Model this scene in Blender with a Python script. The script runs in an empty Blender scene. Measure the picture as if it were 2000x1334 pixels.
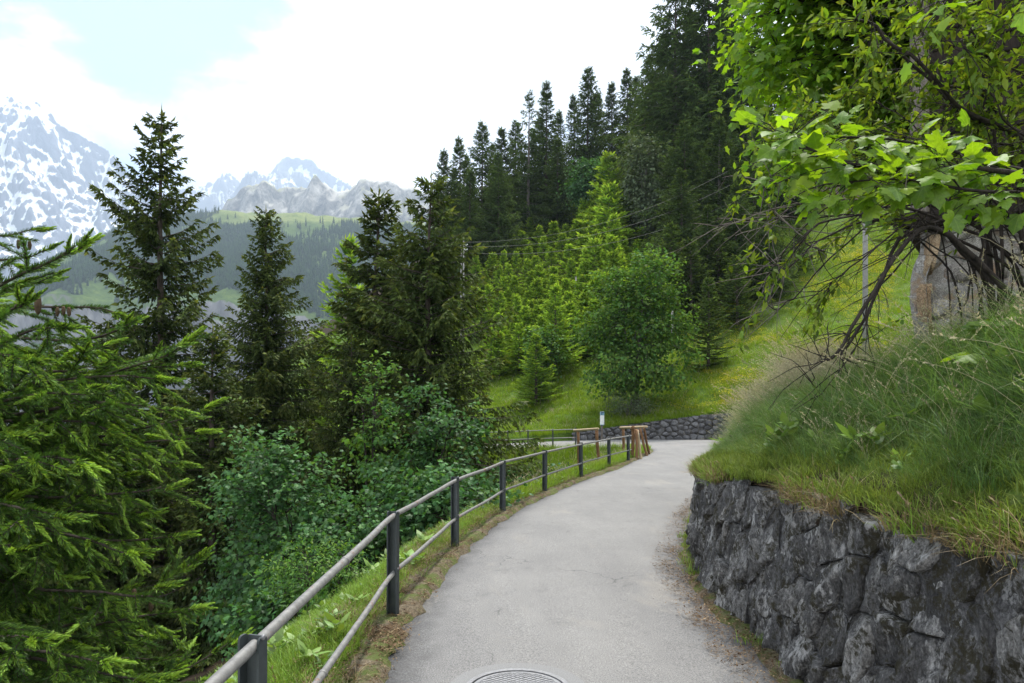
import bpy, math, random
import numpy as np
from mathutils import Vector, Matrix

random.seed(11)
rng = np.random.default_rng(11)
R = math.radians
sc = bpy.context.scene
COL = sc.collection

# ------------------------------------------------------------------ camera, light, exposure
EYE = 1.75
F = 2000 * 24.0 / 36.0            # focal length in photograph pixels
HOR = 799.0                       # row of the horizon
cam_d = bpy.data.cameras.new('camera'); cam = bpy.data.objects.new('camera', cam_d); COL.objects.link(cam)
cam.location = (0, 0, EYE); cam.rotation_euler = (R(90), 0, 0)
cam_d.lens = 24.0; cam_d.sensor_width = 36.0; cam_d.shift_y = (HOR - 667.0) / 2000.0
cam_d.clip_start = 0.05; cam_d.clip_end = 40000
sc.camera = cam

SUN_AZ, SUN_EL = 20.0, 66.0       # degrees clockwise from straight ahead, degrees above the horizon
w = bpy.data.worlds.new('World'); sc.world = w; w.use_nodes = True
wt = w.node_tree; wt.nodes.clear()
def wn(t, **k):
    n = wt.nodes.new(t)
    for a, b in k.items(): setattr(n, a, b)
    return n
sky = wn('ShaderNodeTexSky', sky_type='NISHITA', sun_disc=False, sun_elevation=R(SUN_EL), sun_rotation=R(SUN_AZ), air_density=1.0, dust_density=1.2, ozone_density=4.0, altitude=1600)
tc = wn('ShaderNodeTexCoord')
mp = wn('ShaderNodeMapping'); mp.inputs['Scale'].default_value = (1.0, 1.0, 1.9)
wt.links.new(tc.outputs['Generated'], mp.inputs['Vector'])
nz = wn('ShaderNodeTexNoise'); nz.inputs['Scale'].default_value = 3.4; nz.inputs['Detail'].default_value = 9; nz.inputs['Roughness'].default_value = 0.56; nz.inputs['Distortion'].default_value = 0.15
wt.links.new(mp.outputs['Vector'], nz.inputs['Vector'])
# one clear patch of sky, up to the left; the rest of the dome is broken cloud
dt = wn('ShaderNodeVectorMath', operation='DOT_PRODUCT'); dv = Vector((-0.72, 1.0, 0.70)).normalized(); dt.inputs[1].default_value = dv
wt.links.new(tc.outputs['Generated'], dt.inputs[0])
mr = wn('ShaderNodeMapRange'); mr.inputs['From Min'].default_value = 0.945; mr.inputs['From Max'].default_value = 1.0; mr.inputs['To Min'].default_value = 0.0; mr.inputs['To Max'].default_value = 0.22
wt.links.new(dt.outputs['Value'], mr.inputs['Value'])
sb = wn('ShaderNodeMath', operation='SUBTRACT'); wt.links.new(nz.outputs['Fac'], sb.inputs[0]); wt.links.new(mr.outputs['Result'], sb.inputs[1])
rp = wn('ShaderNodeMapRange', interpolation_type='SMOOTHSTEP'); rp.inputs['From Min'].default_value = 0.30; rp.inputs['From Max'].default_value = 0.44; rp.inputs['To Min'].default_value = 0.10
wt.links.new(sb.outputs['Value'], rp.inputs['Value'])
nz2 = wn('ShaderNodeTexNoise'); nz2.inputs['Scale'].default_value = 3.0; nz2.inputs['Detail'].default_value = 5
wt.links.new(mp.outputs['Vector'], nz2.inputs['Vector'])
cr = wn('ShaderNodeValToRGB'); cr.color_ramp.elements[0].position = 0.28; cr.color_ramp.elements[0].color = (3.7, 3.85, 4.05, 1); cr.color_ramp.elements[1].position = 0.6; cr.color_ramp.elements[1].color = (8.3, 8.35, 8.4, 1)
wt.links.new(nz2.outputs['Fac'], cr.inputs['Fac'])
mx = wn('ShaderNodeMix', data_type='RGBA')
wt.links.new(rp.outputs['Result'], mx.inputs['Factor']); wt.links.new(sky.outputs['Color'], mx.inputs['A']); wt.links.new(cr.outputs['Color'], mx.inputs['B'])
bg = wn('ShaderNodeBackground'); bg.inputs['Strength'].default_value = 0.15
wt.links.new(mx.outputs['Result'], bg.inputs['Color'])
wo = wn('ShaderNodeOutputWorld'); wt.links.new(bg.outputs['Background'], wo.inputs['Surface'])

sun_d = bpy.data.lights.new('sun', 'SUN'); sun = bpy.data.objects.new('sun', sun_d); COL.objects.link(sun)
sun_d.energy = 5.0; sun_d.angle = R(6.0); sun_d.color = (1.0, 0.955, 0.88)
sdir = Vector((math.sin(R(SUN_AZ)) * math.cos(R(SUN_EL)), math.cos(R(SUN_AZ)) * math.cos(R(SUN_EL)), math.sin(R(SUN_EL))))
sun.rotation_euler = (-sdir).to_track_quat('-Z', 'Y').to_euler()
sun.location = sdir * 60

vs = sc.view_settings
sc.display_settings.display_device = 'sRGB'
vs.view_transform = 'Standard'; vs.look = 'None'; vs.exposure = 0.88; vs.gamma = 1.0; vs.use_curve_mapping = False
sc.cycles.max_bounces = 6; sc.cycles.diffuse_bounces = 3; sc.cycles.glossy_bounces = 2; sc.cycles.transmission_bounces = 3; sc.cycles.volume_bounces = 0
sc.cycles.transparent_max_bounces = 4
sc.cycles.use_denoising = True
sc.cycles.sample_clamp_indirect = 4.0

# ------------------------------------------------------------------ helpers
def px(x, y, Y):                  # a point of the place: photo column/row at a distance Y ahead
    return np.array([(x - 1000.0) / F * Y, Y, EYE + (HOR - y) / F * Y])

def smooth(a, b, x):
    t = np.clip((np.asarray(x, float) - a) / (b - a), 0, 1); return t * t * (3 - 2 * t)

def _hash(ix, iy, iz, s):
    h = (ix.astype(np.int64) * 374761393 + iy.astype(np.int64) * 668265263 + iz.astype(np.int64) * 2147483647 + s * 974634777) & 0xFFFFFFFF
    h = ((h ^ (h >> 13)) * 1274126177) & 0xFFFFFFFF
    h = h ^ (h >> 16)
    return (h & 0xFFFFFF) / float(0xFFFFFF)

def vnoise(x, y, z=0.0, s=0):
    x, y, z = np.broadcast_arrays(np.asarray(x, float), np.asarray(y, float), np.asarray(z, float))
    ix, iy, iz = np.floor(x), np.floor(y), np.floor(z)
    fx, fy, fz = x - ix, y - iy, z - iz
    fx, fy, fz = [f * f * f * (f * (f * 6 - 15) + 10) for f in (fx, fy, fz)]
    r = 0
    for dx in (0, 1):
        for dy in (0, 1):
            for dz in (0, 1):
                r = r + _hash(ix + dx, iy + dy, iz + dz, s) * (fx if dx else 1 - fx) * (fy if dy else 1 - fy) * (fz if dz else 1 - fz)
    return r * 2 - 1

def fbm(x, y, z=0.0, s=0, o=5, g=0.5):
    r = 0; a = 1; f = 1
    for k in range(o):
        r = r + a * vnoise(np.asarray(x) * f, np.asarray(y) * f, np.asarray(z) * f, s + k * 17); a *= g; f *= 2.03
    return r

def ridged(x, y, s=0, o=6, g=0.52):
    r = 0; a = 1; f = 1
    for k in range(o):
        r = r + a * (1 - np.abs(vnoise(np.asarray(x) * f, np.asarray(y) * f, 0, s + k * 13)) * 2); a *= g; f *= 2.07
    return r

class MB:                         # collects pieces of one mesh
    def __init__(s): s.V = []; s.Fs = []; s.n = 0; s.T = []; s.M = []
    def add(s, V, Fc, tint=0.0, mi=0):
        V = np.asarray(V, np.float32).reshape(-1, 3)
        s.V.append(V); s.T.append(np.broadcast_to(np.asarray(tint, np.float32), (len(V),)))
        for f in (Fc if isinstance(Fc, list) else [Fc]):
            f = np.asarray(f, np.int64)
            if len(f): s.Fs.append(f + s.n); s.M.append((len(f), mi))
        s.n += len(V); return s
    def mesh(s, name, mats, smooth_=False):
        me = bpy.data.meshes.new(name)
        V = np.concatenate(s.V) if s.V else np.zeros((0, 3), np.float32)
        me.vertices.add(len(V)); me.vertices.foreach_set('co', V.ravel())
        nl = sum(f.size for f in s.Fs); npoly = sum(len(f) for f in s.Fs)
        me.loops.add(nl); me.polygons.add(npoly)
        li = np.concatenate([f.ravel() for f in s.Fs]).astype(np.int32)
        tot = np.concatenate([np.full(len(f), f.shape[1], np.int32) for f in s.Fs])
        st = np.concatenate([[0], np.cumsum(tot)[:-1]]).astype(np.int32)
        me.loops.foreach_set('vertex_index', li)
        me.polygons.foreach_set('loop_start', st)
        me.polygons.foreach_set('material_index', np.concatenate([np.full(c, m, np.int32) for c, m in s.M]))
        me.polygons.foreach_set('use_smooth', np.full(npoly, bool(smooth_)))
        T = np.concatenate(s.T).astype(np.float32)
        if T.any():
            a = me.attributes.new('tint', 'FLOAT', 'POINT'); a.data.foreach_set('value', T)
        for m in (mats if isinstance(mats, (list, tuple)) else [mats]): me.materials.append(m)
        me.update(calc_edges=True); me.validate()
        return me
    def obj(s, name, mats, parent=None, smooth_=False, loc=None):
        return put(name, s.mesh(name, mats, smooth_), parent, loc)

def put(name, me, parent=None, loc=None, rot=None, scl=None):
    o = bpy.data.objects.new(name, me); COL.objects.link(o)
    if parent is not None: o.parent = parent
    if loc is not None: o.location = loc
    if rot is not None: o.rotation_euler = rot
    if scl is not None: o.scale = scl if hasattr(scl, '__len__') else (scl,) * 3
    return o

def tag(o, label=None, cat=None, group=None, kind=None):
    if label: o['label'] = label
    if cat: o['category'] = cat
    if group: o['group'] = group
    if kind: o['kind'] = kind
    return o

def thing(name, label, cat, loc=(0, 0, 0), group=None, rz=0, scl=1.0):
    o = put(name, None, None, tuple(loc), (0, 0, rz), scl); o.empty_display_size = 0.3
    return tag(o, label, cat, group)

def dup(root, loc, rz=0.0, scl=1.0, label=None, group=None, tilt=(0, 0)):
    r = root.copy(); COL.objects.link(r); r.location = loc; r.rotation_euler = (tilt[0], tilt[1], rz)
    r.scale = scl if hasattr(scl, '__len__') else (scl,) * 3
    if label: r['label'] = label
    if group: r['group'] = group
    for ch in list(root.children):
        c = ch.copy(); COL.objects.link(c); c.parent = r
        for g in ch.children:
            d = g.copy(); COL.objects.link(d); d.parent = c
    return r

def tube(P, rad, sides=6, cap=True):
    P = np.asarray(P, float); n = len(P); rad = np.broadcast_to(np.asarray(rad, float), (n,))
    T = np.gradient(P, axis=0); T /= np.linalg.norm(T, axis=1, keepdims=True) + 1e-9
    ref = np.array([0.0, 0, 1]) if abs(T[:, 2]).mean() < 0.9 else np.array([1.0, 0, 0])
    U = np.cross(T, ref); U /= np.linalg.norm(U, axis=1, keepdims=True) + 1e-9
    W = np.cross(T, U)
    a = np.arange(sides) * 2 * np.pi / sides
    V = P[:, None] + rad[:, None, None] * (np.cos(a)[None, :, None] * U[:, None] + np.sin(a)[None, :, None] * W[:, None])
    i = np.arange(n - 1)[:, None] * sides; j = np.arange(sides)[None]; k = (j + 1) % sides
    Q = np.stack([i + j, i + k, i + sides + k, i + sides + j], -1).reshape(-1, 4)
    fs = [Q]
    V = V.reshape(-1, 3)
    if cap:
        c0, c1 = len(V), len(V) + 1
        V = np.vstack([V, P[0], P[-1]])
        jj = np.arange(sides); kk = (jj + 1) % sides
        fs.append(np.vstack([np.stack([kk, jj, np.full(sides, c0)], -1), np.stack([(n - 1) * sides + jj, (n - 1) * sides + kk, np.full(sides, c1)], -1)]))
    return V, fs

def box(c, s, rz=0.0, bev=0.0):
    x, y, z = np.asarray(s, float) / 2
    if bev <= 0:
        V = np.array([[a * x, b * y, d * z] for d in (-1, 1) for a, b in ((-1, -1), (1, -1), (1, 1), (-1, 1))])
        Q = np.array([[3, 2, 1, 0], [4, 5, 6, 7], [0, 1, 5, 4], [1, 2, 6, 5], [2, 3, 7, 6], [3, 0, 4, 7]])
        fs = [Q]
    else:
        k = min(bev, x, y, z); L = []
        for d, ins in ((-z, k), (-z + k, 0), (z - k, 0), (z, k)):
            X, Y_ = x - ins, y - ins; e = k
            L += [[-X + e, -Y_, d], [X - e, -Y_, d], [X, -Y_ + e, d], [X, Y_ - e, d], [X - e, Y_, d], [-X + e, Y_, d], [-X, Y_ - e, d], [-X, -Y_ + e, d]]
        V = np.array(L); j = np.arange(8); q = (j + 1) % 8
        fs = [np.vstack([np.stack([a * 8 + j, a * 8 + q, a * 8 + 8 + q, a * 8 + 8 + j], -1) for a in range(3)]), np.array([list(range(7, -1, -1)), list(range(24, 32))])]
    c_, s_ = math.cos(rz), math.sin(rz)
    V = V @ np.array([[c_, s_, 0], [-s_, c_, 0], [0, 0, 1]]) + np.asarray(c, float)
    return V, fs

def catmull(P, n):
    P = np.asarray(P, float); m = len(P)
    u = np.linspace(0, m - 1, n); i = np.clip(u.astype(int), 0, m - 2); t = (u - i)[:, None]
    p0, p1, p2, p3 = P[np.maximum(i - 1, 0)], P[i], P[i + 1], P[np.minimum(i + 2, m - 1)]
    return 0.5 * ((2 * p1) + (p2 - p0) * t + (2 * p0 - 5 * p1 + 4 * p2 - p3) * t ** 2 + (3 * p1 - p0 - 3 * p2 + p3) * t ** 3)

def unit(a):
    a = np.asarray(a, float); return a / (np.linalg.norm(a, axis=-1, keepdims=True) + 1e-9)

def rand_dir(n): return unit(rng.normal(size=(n, 3)))

# scattered pieces nobody could count: points that carry small source meshes
def source(name, meshes):
    c = bpy.data.collections.new(name)
    for k, me in enumerate(meshes):
        o = bpy.data.objects.new('%s_%02d' % (name, k), me); c.objects.link(o)
    return c

def scatter(name, P, rot, scl, idx, col, parent=None):
    P = np.asarray(P, np.float32); n = len(P)
    me = bpy.data.meshes.new(name); me.vertices.add(n); me.vertices.foreach_set('co', P.ravel())
    a = me.attributes.new('rot', 'FLOAT_VECTOR', 'POINT'); a.data.foreach_set('vector', np.asarray(rot, np.float32).ravel())
    a = me.attributes.new('scl', 'FLOAT_VECTOR', 'POINT'); s = np.asarray(scl, np.float32); s = np.repeat(s[:, None], 3, 1) if s.ndim == 1 else s
    a.data.foreach_set('vector', np.ascontiguousarray(s).ravel())
    a = me.attributes.new('idx', 'INT', 'POINT'); a.data.foreach_set('value', np.asarray(idx, np.int32))
    o = put(name, me, parent); o['kind'] = 'stuff'
    ng = bpy.data.node_groups.new(name, 'GeometryNodeTree')
    ng.interface.new_socket('Geometry', in_out='INPUT', socket_type='NodeSocketGeometry'); ng.interface.new_socket('Geometry', in_out='OUTPUT', socket_type='NodeSocketGeometry')
    N = ng.nodes; L = ng.links
    gi, go = N.new('NodeGroupInput'), N.new('NodeGroupOutput')
    ip = N.new('GeometryNodeInstanceOnPoints'); ip.inputs['Pick Instance'].default_value = True
    ci = N.new('GeometryNodeCollectionInfo'); ci.inputs['Collection'].default_value = col; ci.inputs['Separate Children'].default_value = True; ci.inputs['Reset Children'].default_value = True
    def na(nm, ty):
        q = N.new('GeometryNodeInputNamedAttribute'); q.data_type = ty; q.inputs['Name'].default_value = nm; return q
    L.new(gi.outputs[0], ip.inputs['Points']); L.new(ci.outputs[0], ip.inputs['Instance'])
    L.new(na('idx', 'INT').outputs['Attribute'], ip.inputs['Instance Index'])
    L.new(na('rot', 'FLOAT_VECTOR').outputs['Attribute'], ip.inputs['Rotation'])
    L.new(na('scl', 'FLOAT_VECTOR').outputs['Attribute'], ip.inputs['Scale'])
    L.new(ip.outputs[0], go.inputs[0])
    m = o.modifiers.new('scatter', 'NODES'); m.node_group = ng
    return o

def eulers_to(D, spin=None):      # rotations that carry local +Z to the directions D
    out = np.zeros((len(D), 3))
    for k, d in enumerate(D):
        q = Vector(d).to_track_quat('Z', 'Y')
        if spin is not None: q = q @ Matrix.Rotation(spin[k], 3, 'Z').to_quaternion()
        out[k] = q.to_euler()
    return out

# ------------------------------------------------------------------ materials
class Mat:
    def __init__(s, name):
        s.m = bpy.data.materials.new(name); s.m.use_nodes = True; s.t = s.m.node_tree; s.t.nodes.clear()
        s.out = s.n('ShaderNodeOutputMaterial')
    def n(s, t, **k):
        q = s.t.nodes.new(t)
        for a, b in k.items(): setattr(q, a, b)
        return q
    def set(s, sock, v):
        if hasattr(v, 'is_output') or hasattr(v, 'links'): s.t.links.new(v, sock)
        elif hasattr(v, '__len__') and len(v) == 3 and sock.type == 'RGBA': sock.default_value = (*v, 1)
        else: sock.default_value = v
    def pos(s): return s.n('ShaderNodeNewGeometry').outputs['Position']
    def objco(s): return s.n('ShaderNodeTexCoord').outputs['Object']
    def mapv(s, v, scale=(1, 1, 1), rot=(0, 0, 0)):
        q = s.n('ShaderNodeMapping'); q.inputs['Scale'].default_value = scale; q.inputs['Rotation'].default_value = rot
        s.set(q.inputs['Vector'], v); return q.outputs['Vector']
    def noise(s, v, scale, detail=4, rough=0.55, dist=0.0):
        q = s.n('ShaderNodeTexNoise'); q.inputs['Scale'].default_value = scale; q.inputs['Detail'].default_value = detail
        q.inputs['Roughness'].default_value = rough; q.inputs['Distortion'].default_value = dist
        s.set(q.inputs['Vector'], v); return q.outputs['Fac']
    def voro(s, v, scale, feature='F1'):
        q = s.n('ShaderNodeTexVoronoi', feature=feature); q.inputs['Scale'].default_value = scale
        s.set(q.inputs['Vector'], v); return q
    def ramp(s, f, stops):
        q = s.n('ShaderNodeValToRGB'); e = q.color_ramp.elements
        for k, (p, c) in enumerate(stops):
            if k < 2: e[k].position = p
            else: e.new(p)
            c = (c, c, c) if not hasattr(c, '__len__') else c
            e[k].color = (*c, 1)
        s.set(q.inputs['Fac'], f); return q.outputs['Color']
    def mix(s, f, a, b, blend='MIX'):
        q = s.n('ShaderNodeMix', data_type='RGBA', blend_type=blend)
        s.set(q.inputs['Factor'], f); s.set(q.inputs['A'], a); s.set(q.inputs['B'], b); return q.outputs['Result']
    def math(s, op, a, b=0.0, clamp=False):
        q = s.n('ShaderNodeMath', operation=op, use_clamp=clamp); s.set(q.inputs[0], a); s.set(q.inputs[1], b); return q.outputs[0]
    def range(s, v, a, b, c=0.0, d=1.0):
        q = s.n('ShaderNodeMapRange'); s.set(q.inputs['Value'], v)
        for k, x in zip(('From Min', 'From Max', 'To Min', 'To Max'), (a, b, c, d)): q.inputs[k].default_value = x
        return q.outputs['Result']
    def attr(s, name): return s.n('ShaderNodeAttribute', attribute_name=name).outputs['Fac']
    def bump(s, h, strength=0.5, dist=0.02, nrm=None):
        q = s.n('ShaderNodeBump'); q.inputs['Strength'].default_value = strength; q.inputs['Distance'].default_value = dist
        s.set(q.inputs['Height'], h)
        if nrm is not None: s.set(q.inputs['Normal'], nrm)
        return q.outputs['Normal']
    def principled(s, col, rough=0.8, metal=0.0, nrm=None, spec=0.3):
        q = s.n('ShaderNodeBsdfPrincipled'); s.set(q.inputs['Base Color'], col); s.set(q.inputs['Roughness'], rough); s.set(q.inputs['Metallic'], metal)
        q.inputs['Specular IOR Level'].default_value = spec
        if nrm is not None: s.set(q.inputs['Normal'], nrm)
        s.t.links.new(q.outputs[0], s.out.inputs['Surface']); return s.m

def foliage(name, stops, trans=0.35, tcol=(1.25, 1.2, 0.55), gloss=0.05, grough=0.5, var=0.35, patch=0.0, post=None):
    s = Mat(name)
    c = s.ramp(s.attr('tint'), stops)
    if post: c = post(s, c)
    isl = s.n('ShaderNodeNewGeometry').outputs['Random Per Island']; ob = s.n('ShaderNodeObjectInfo').outputs['Random']
    v = s.math('ADD', s.range(isl, 0, 1, 1 - var, 1 + var), s.range(ob, 0, 1, -0.16, 0.16))
    if patch > 0:
        v = s.math('MULTIPLY', v, s.range(s.noise(s.objco(), 0.9, 3), 0.3, 0.7, 1 - patch, 1 + patch))
    hs = s.n('ShaderNodeHueSaturation'); s.set(hs.inputs['Value'], v); s.set(hs.inputs['Color'], c)
    s.set(hs.inputs['Hue'], s.range(isl, 0, 1, 0.488, 0.512))
    d = s.n('ShaderNodeBsdfDiffuse'); s.set(d.inputs['Color'], hs.outputs[0])
    t = s.n('ShaderNodeBsdfTranslucent'); s.set(t.inputs['Color'], s.mix(1.0, hs.outputs[0], tcol, 'MULTIPLY'))
    m = s.n('ShaderNodeMixShader'); m.inputs[0].default_value = trans
    s.t.links.new(d.outputs[0], m.inputs[1]); s.t.links.new(t.outputs[0], m.inputs[2])
    o = m.outputs[0]
    if gloss > 0:
        g = s.n('ShaderNodeBsdfGlossy'); g.inputs['Roughness'].default_value = grough; g.inputs['Color'].default_value = (1, 1, 1, 1)
        m2 = s.n('ShaderNodeMixShader'); m2.inputs[0].default_value = gloss
        s.t.links.new(o, m2.inputs[1]); s.t.links.new(g.outputs[0], m2.inputs[2]); o = m2.outputs[0]
    s.t.links.new(o, s.out.inputs['Surface'])
    return s.m

M = {}
# asphalt: pale worn crown, darker rough edges, fine aggregate
s = Mat('asphalt'); p = s.pos()
ag = s.noise(p, 105, 3, 0.85); big = s.noise(p, 0.55, 4, 0.6); st = s.noise(s.mapv(p, (1.6, 0.35, 1)), 1.4, 4, 0.6)
edge = s.math('ADD', s.attr('tint'), s.range(s.noise(p, 3.0, 4, 0.65), 0.3, 0.7, -0.12, 0.12))
c = s.ramp(edge, [(0.0, (0.062, 0.062, 0.064)), (0.5, (0.150, 0.148, 0.148)), (1.0, (0.180, 0.177, 0.174))])
c = s.mix(0.55, c, s.ramp(big, [(0.3, (0.74, 0.74, 0.75)), (0.7, (1.12, 1.11, 1.09))]), 'MULTIPLY')
c = s.mix(0.45, c, s.ramp(st, [(0.3, (0.82, 0.82, 0.82)), (0.62, (1.1, 1.1, 1.08))]), 'MULTIPLY')
c = s.mix(1.0, c, s.ramp(ag, [(0.30, 0.42), (0.5, 1.0), (0.70, 1.85)]), 'MULTIPLY')
wv = s.n('ShaderNodeVectorMath', operation='ADD'); s.set(wv.inputs[0], s.mapv(p, (.9, .45, 1))); nv = s.n('ShaderNodeTexNoise'); nv.inputs['Scale'].default_value = 3.0; nv.inputs['Detail'].default_value = 5; s.set(nv.inputs['Vector'], p); sv = s.n('ShaderNodeVectorMath', operation='SCALE'); s.set(sv.inputs[0], nv.outputs['Color']); sv.inputs['Scale'].default_value = .35; s.set(wv.inputs[1], sv.outputs[0])
crk = s.voro(wv.outputs[0], 0.8, 'DISTANCE_TO_EDGE').outputs['Distance']
stn = s.noise(s.mapv(p, (1.0, .55, 1)), .9, 6, .7, .6)
c = s.mix(s.ramp(stn, [(.56, 0.0), (.70, .38)]), c, (.30, .275, .235))
dk = s.noise(p, 2.1, 6, .72, .4)
c = s.mix(s.ramp(dk, [(.58, 0.0), (.70, .42)]), c, (.085, .083, .082))
ck = s.ramp(crk, [(.0, .75), (.006, 0.0)]); ckm = s.ramp(s.noise(p, .8, 3), [(.52, 0.0), (.60, 1.0)])
c = s.mix(s.math('MULTIPLY', ck, ckm), c, (.05, .05, .05))
M['asphalt'] = s.principled(c, 0.86, 0, s.bump(ag, 0.35, 0.006), 0.25)

def rock(name, dark, mid, lite, moss=None, sc_=1.0, strat=(1, 1, 1), rot=(0, 0, 0), bumpd=0.03, warm=None, mossamt=0.56, lich=0.0):
    s = Mat(name); p = s.mapv(s.pos(), strat, rot)
    ob = s.n('ShaderNodeObjectInfo').outputs['Random']
    n1 = s.noise(p, 3.2 * sc_, 8, 0.68, 0.4); n2 = s.noise(p, 16 * sc_, 6, 0.75, 0.3); n3 = s.noise(p, 60 * sc_, 3, 0.7)
    f = s.math('ADD', s.math('MULTIPLY', n1, 0.55), s.math('MULTIPLY', n2, 0.45))
    f = s.math('ADD', f, s.range(ob, 0, 1, -0.05, 0.05))
    c = s.ramp(f, [(0.33, dark), (0.5, mid), (0.66, lite)])
    c = s.mix(0.9, c, s.ramp(n3, [(0.32, 0.40), (0.5, 1.0), (0.68, 1.8)]), 'MULTIPLY')
    if warm is not None:
        c = s.mix(s.ramp(s.noise(s.pos(), 2.6 * sc_, 4, 0.6), [(0.54, 0.0), (0.66, 0.8)]), c, warm)
    if moss is not None:
        mk = s.math('ADD', s.math('MULTIPLY', s.noise(s.pos(), 5.0 * sc_, 5, 0.7), 0.6), s.math('MULTIPLY', s.noise(s.pos(), 34 * sc_, 4, 0.7), 0.4))
        c = s.mix(s.ramp(mk, [(mossamt - 0.03, 0.0), (mossamt + 0.03, 0.92)]), c, moss)
    if lich > 0:
        lk = s.math('ADD', s.math('MULTIPLY', s.noise(s.pos(), 3.1 * sc_, 4, .65), .5), s.math('MULTIPLY', s.noise(p, 26 * sc_, 5, .75), .5))
        c = s.mix(s.ramp(lk, [(.535, 0.0), (.60, lich)]), c, (.45, .44, .425))
    h = s.math('ADD', s.math('MULTIPLY', n1, 1.0), s.math('ADD', s.math('MULTIPLY', n2, 0.6), s.math('MULTIPLY', n3, 0.25)))
    return s.principled(c, 0.9, 0, s.bump(h, 0.9, bumpd), 0.25)
M['limestone'] = rock('limestone', (0.016, 0.015, 0.015), (0.084, 0.081, 0.079), (0.32, 0.31, 0.295), (0.030, 0.026, 0.012), 1.0, (1.25, 1.25, 0.62), (0.25, 0.2, 0.3), 0.06, None, 0.545, 0.75)
M['wall_mortar'] = rock('wall_mortar', (0.018, 0.017, 0.017), (0.06, 0.058, 0.058), (0.18, 0.175, 0.175), (0.028, 0.024, 0.011), 1.4, (1, 1, 0.8), (0, 0, 0), 0.04, None, 0.53, 0.4)
M['far_wall_stone'] = rock('far_wall_stone', (0.045, 0.045, 0.048), (0.11, 0.11, 0.115), (0.21, 0.21, 0.215), (0.06, 0.055, 0.025), 0.6, (1, 1, 1), (0, 0, 0), 0.04, None, 0.62)
M['hut_stone'] = rock('hut_stone', (0.07, 0.062, 0.055), (0.24, 0.22, 0.195), (0.50, 0.475, 0.44), None, 1.1, (1, 1, 1), (0, 0, 0), 0.03, (0.30, 0.17, 0.085))
M['hut_mortar'] = rock('hut_mortar', (0.12, 0.11, 0.10), (0.24, 0.225, 0.205), (0.38, 0.36, 0.34), None, 1.6, (1, 1, 1), (0, 0, 0), 0.02, (0.27, 0.18, 0.10))
M['warm_stone'] = rock('warm_stone', (0.14, 0.09, 0.05), (0.29, 0.20, 0.12), (0.42, 0.33, 0.22), None, 1.0, (1, 1, 1), (0, 0, 0), 0.03)

def wood(name, a, b, sc_=1.0):
    s = Mat(name); p = s.objco(); g = s.noise(s.mapv(p, (14, 14, 0.9)), 3.0 * sc_, 5, 0.65, 0.5); n = s.noise(p, 5, 3)
    c = s.mix(0.6, s.ramp(g, [(0.3, a), (0.7, b)]), s.ramp(n, [(0.3, 0.7), (0.7, 1.2)]), 'MULTIPLY')
    return s.principled(c, 0.82, 0, s.bump(g, 0.5, 0.01), 0.25)
M['brown_wood'] = wood('brown_wood', (0.12, 0.062, 0.030), (0.30, 0.165, 0.085))
M['pale_wood'] = wood('pale_wood', (0.33, 0.24, 0.14), (0.55, 0.44, 0.29))
M['dark_timber'] = wood('dark_timber', (0.010, 0.008, 0.007), (0.035, 0.025, 0.019))
M['grey_timber'] = wood('grey_timber', (0.10, 0.085, 0.07), (0.20, 0.175, 0.15))

def bark(name, a, b, sc_=1.0, moss=None):
    s = Mat(name); p = s.objco(); g = s.noise(s.mapv(p, (1, 1, 0.35)), 9 * sc_, 6, 0.7, 0.3)
    c = s.ramp(g, [(0.32, a), (0.66, b)])
    if moss is not None: c = s.mix(s.ramp(s.noise(p, 2.5, 4), [(0.5, 0.0), (0.62, 0.7)]), c, moss)
    return s.principled(c, 0.92, 0, s.bump(g, 0.8, 0.03), 0.2)
M['spruce_bark'] = bark('spruce_bark', (0.022, 0.017, 0.014), (0.115, 0.092, 0.078), 1.0)
M['grey_bark'] = bark('grey_bark', (0.055, 0.048, 0.042), (0.17, 0.155, 0.14), 0.8)
M['dark_bark'] = bark('dark_bark', (0.010, 0.008, 0.007), (0.052, 0.042, 0.036), 1.4)
M['dead_twig'] = bark('dead_twig', (0.06, 0.05, 0.043), (0.20, 0.175, 0.15), 2.0)

s = Mat('galvanised_pipe'); p = s.objco(); n = s.noise(p, 18, 5, 0.7); r = s.noise(p, 6.5, 5, 0.7)
c = s.ramp(n, [(0.3, (0.13, 0.13, 0.128)), (0.7, (0.25, 0.245, 0.235))])
c = s.mix(s.ramp(r, [(0.57, 0.0), (0.65, 0.85)]), c, (0.17, 0.085, 0.055))
M['pipe'] = s.principled(c, 0.55, 0.25, s.bump(n, 0.15, 0.004), 0.4)
s = Mat('post_paint'); p = s.objco(); n = s.noise(p, 7, 5, 0.7); r = s.noise(p, 13, 5, 0.75)
c = s.ramp(n, [(0.3, (0.030, 0.038, 0.040)), (0.7, (0.062, 0.072, 0.074))])
c = s.mix(s.ramp(r, [(0.64, 0.0), (0.69, 0.8)]), c, (0.15, 0.075, 0.048))
M['post_paint'] = s.principled(c, 0.5, 0.0, s.bump(n, 0.15, 0.004), 0.4)
s = Mat('post_edge'); M['post_edge'] = s.principled(s.ramp(s.noise(s.objco(), 9, 4), [(0.3, (0.09, 0.09, 0.088)), (0.7, (0.17, 0.165, 0.16))]), 0.6, 0.1)
s = Mat('cast_iron'); n = s.noise(s.objco(), 40, 4, 0.7); M['iron'] = s.principled(s.ramp(n, [(0.3, (0.16, 0.16, 0.165)), (0.7, (0.30, 0.30, 0.31))]), 0.5, 0.35, s.bump(n, 0.3, 0.003), 0.4)
s = Mat('concrete_pole'); n = s.noise(s.objco(), 9, 4, 0.7); M['pole'] = s.principled(s.ramp(n, [(0.3, (0.15, 0.148, 0.14)), (0.7, (0.25, 0.245, 0.23))]), 0.85)
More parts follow.
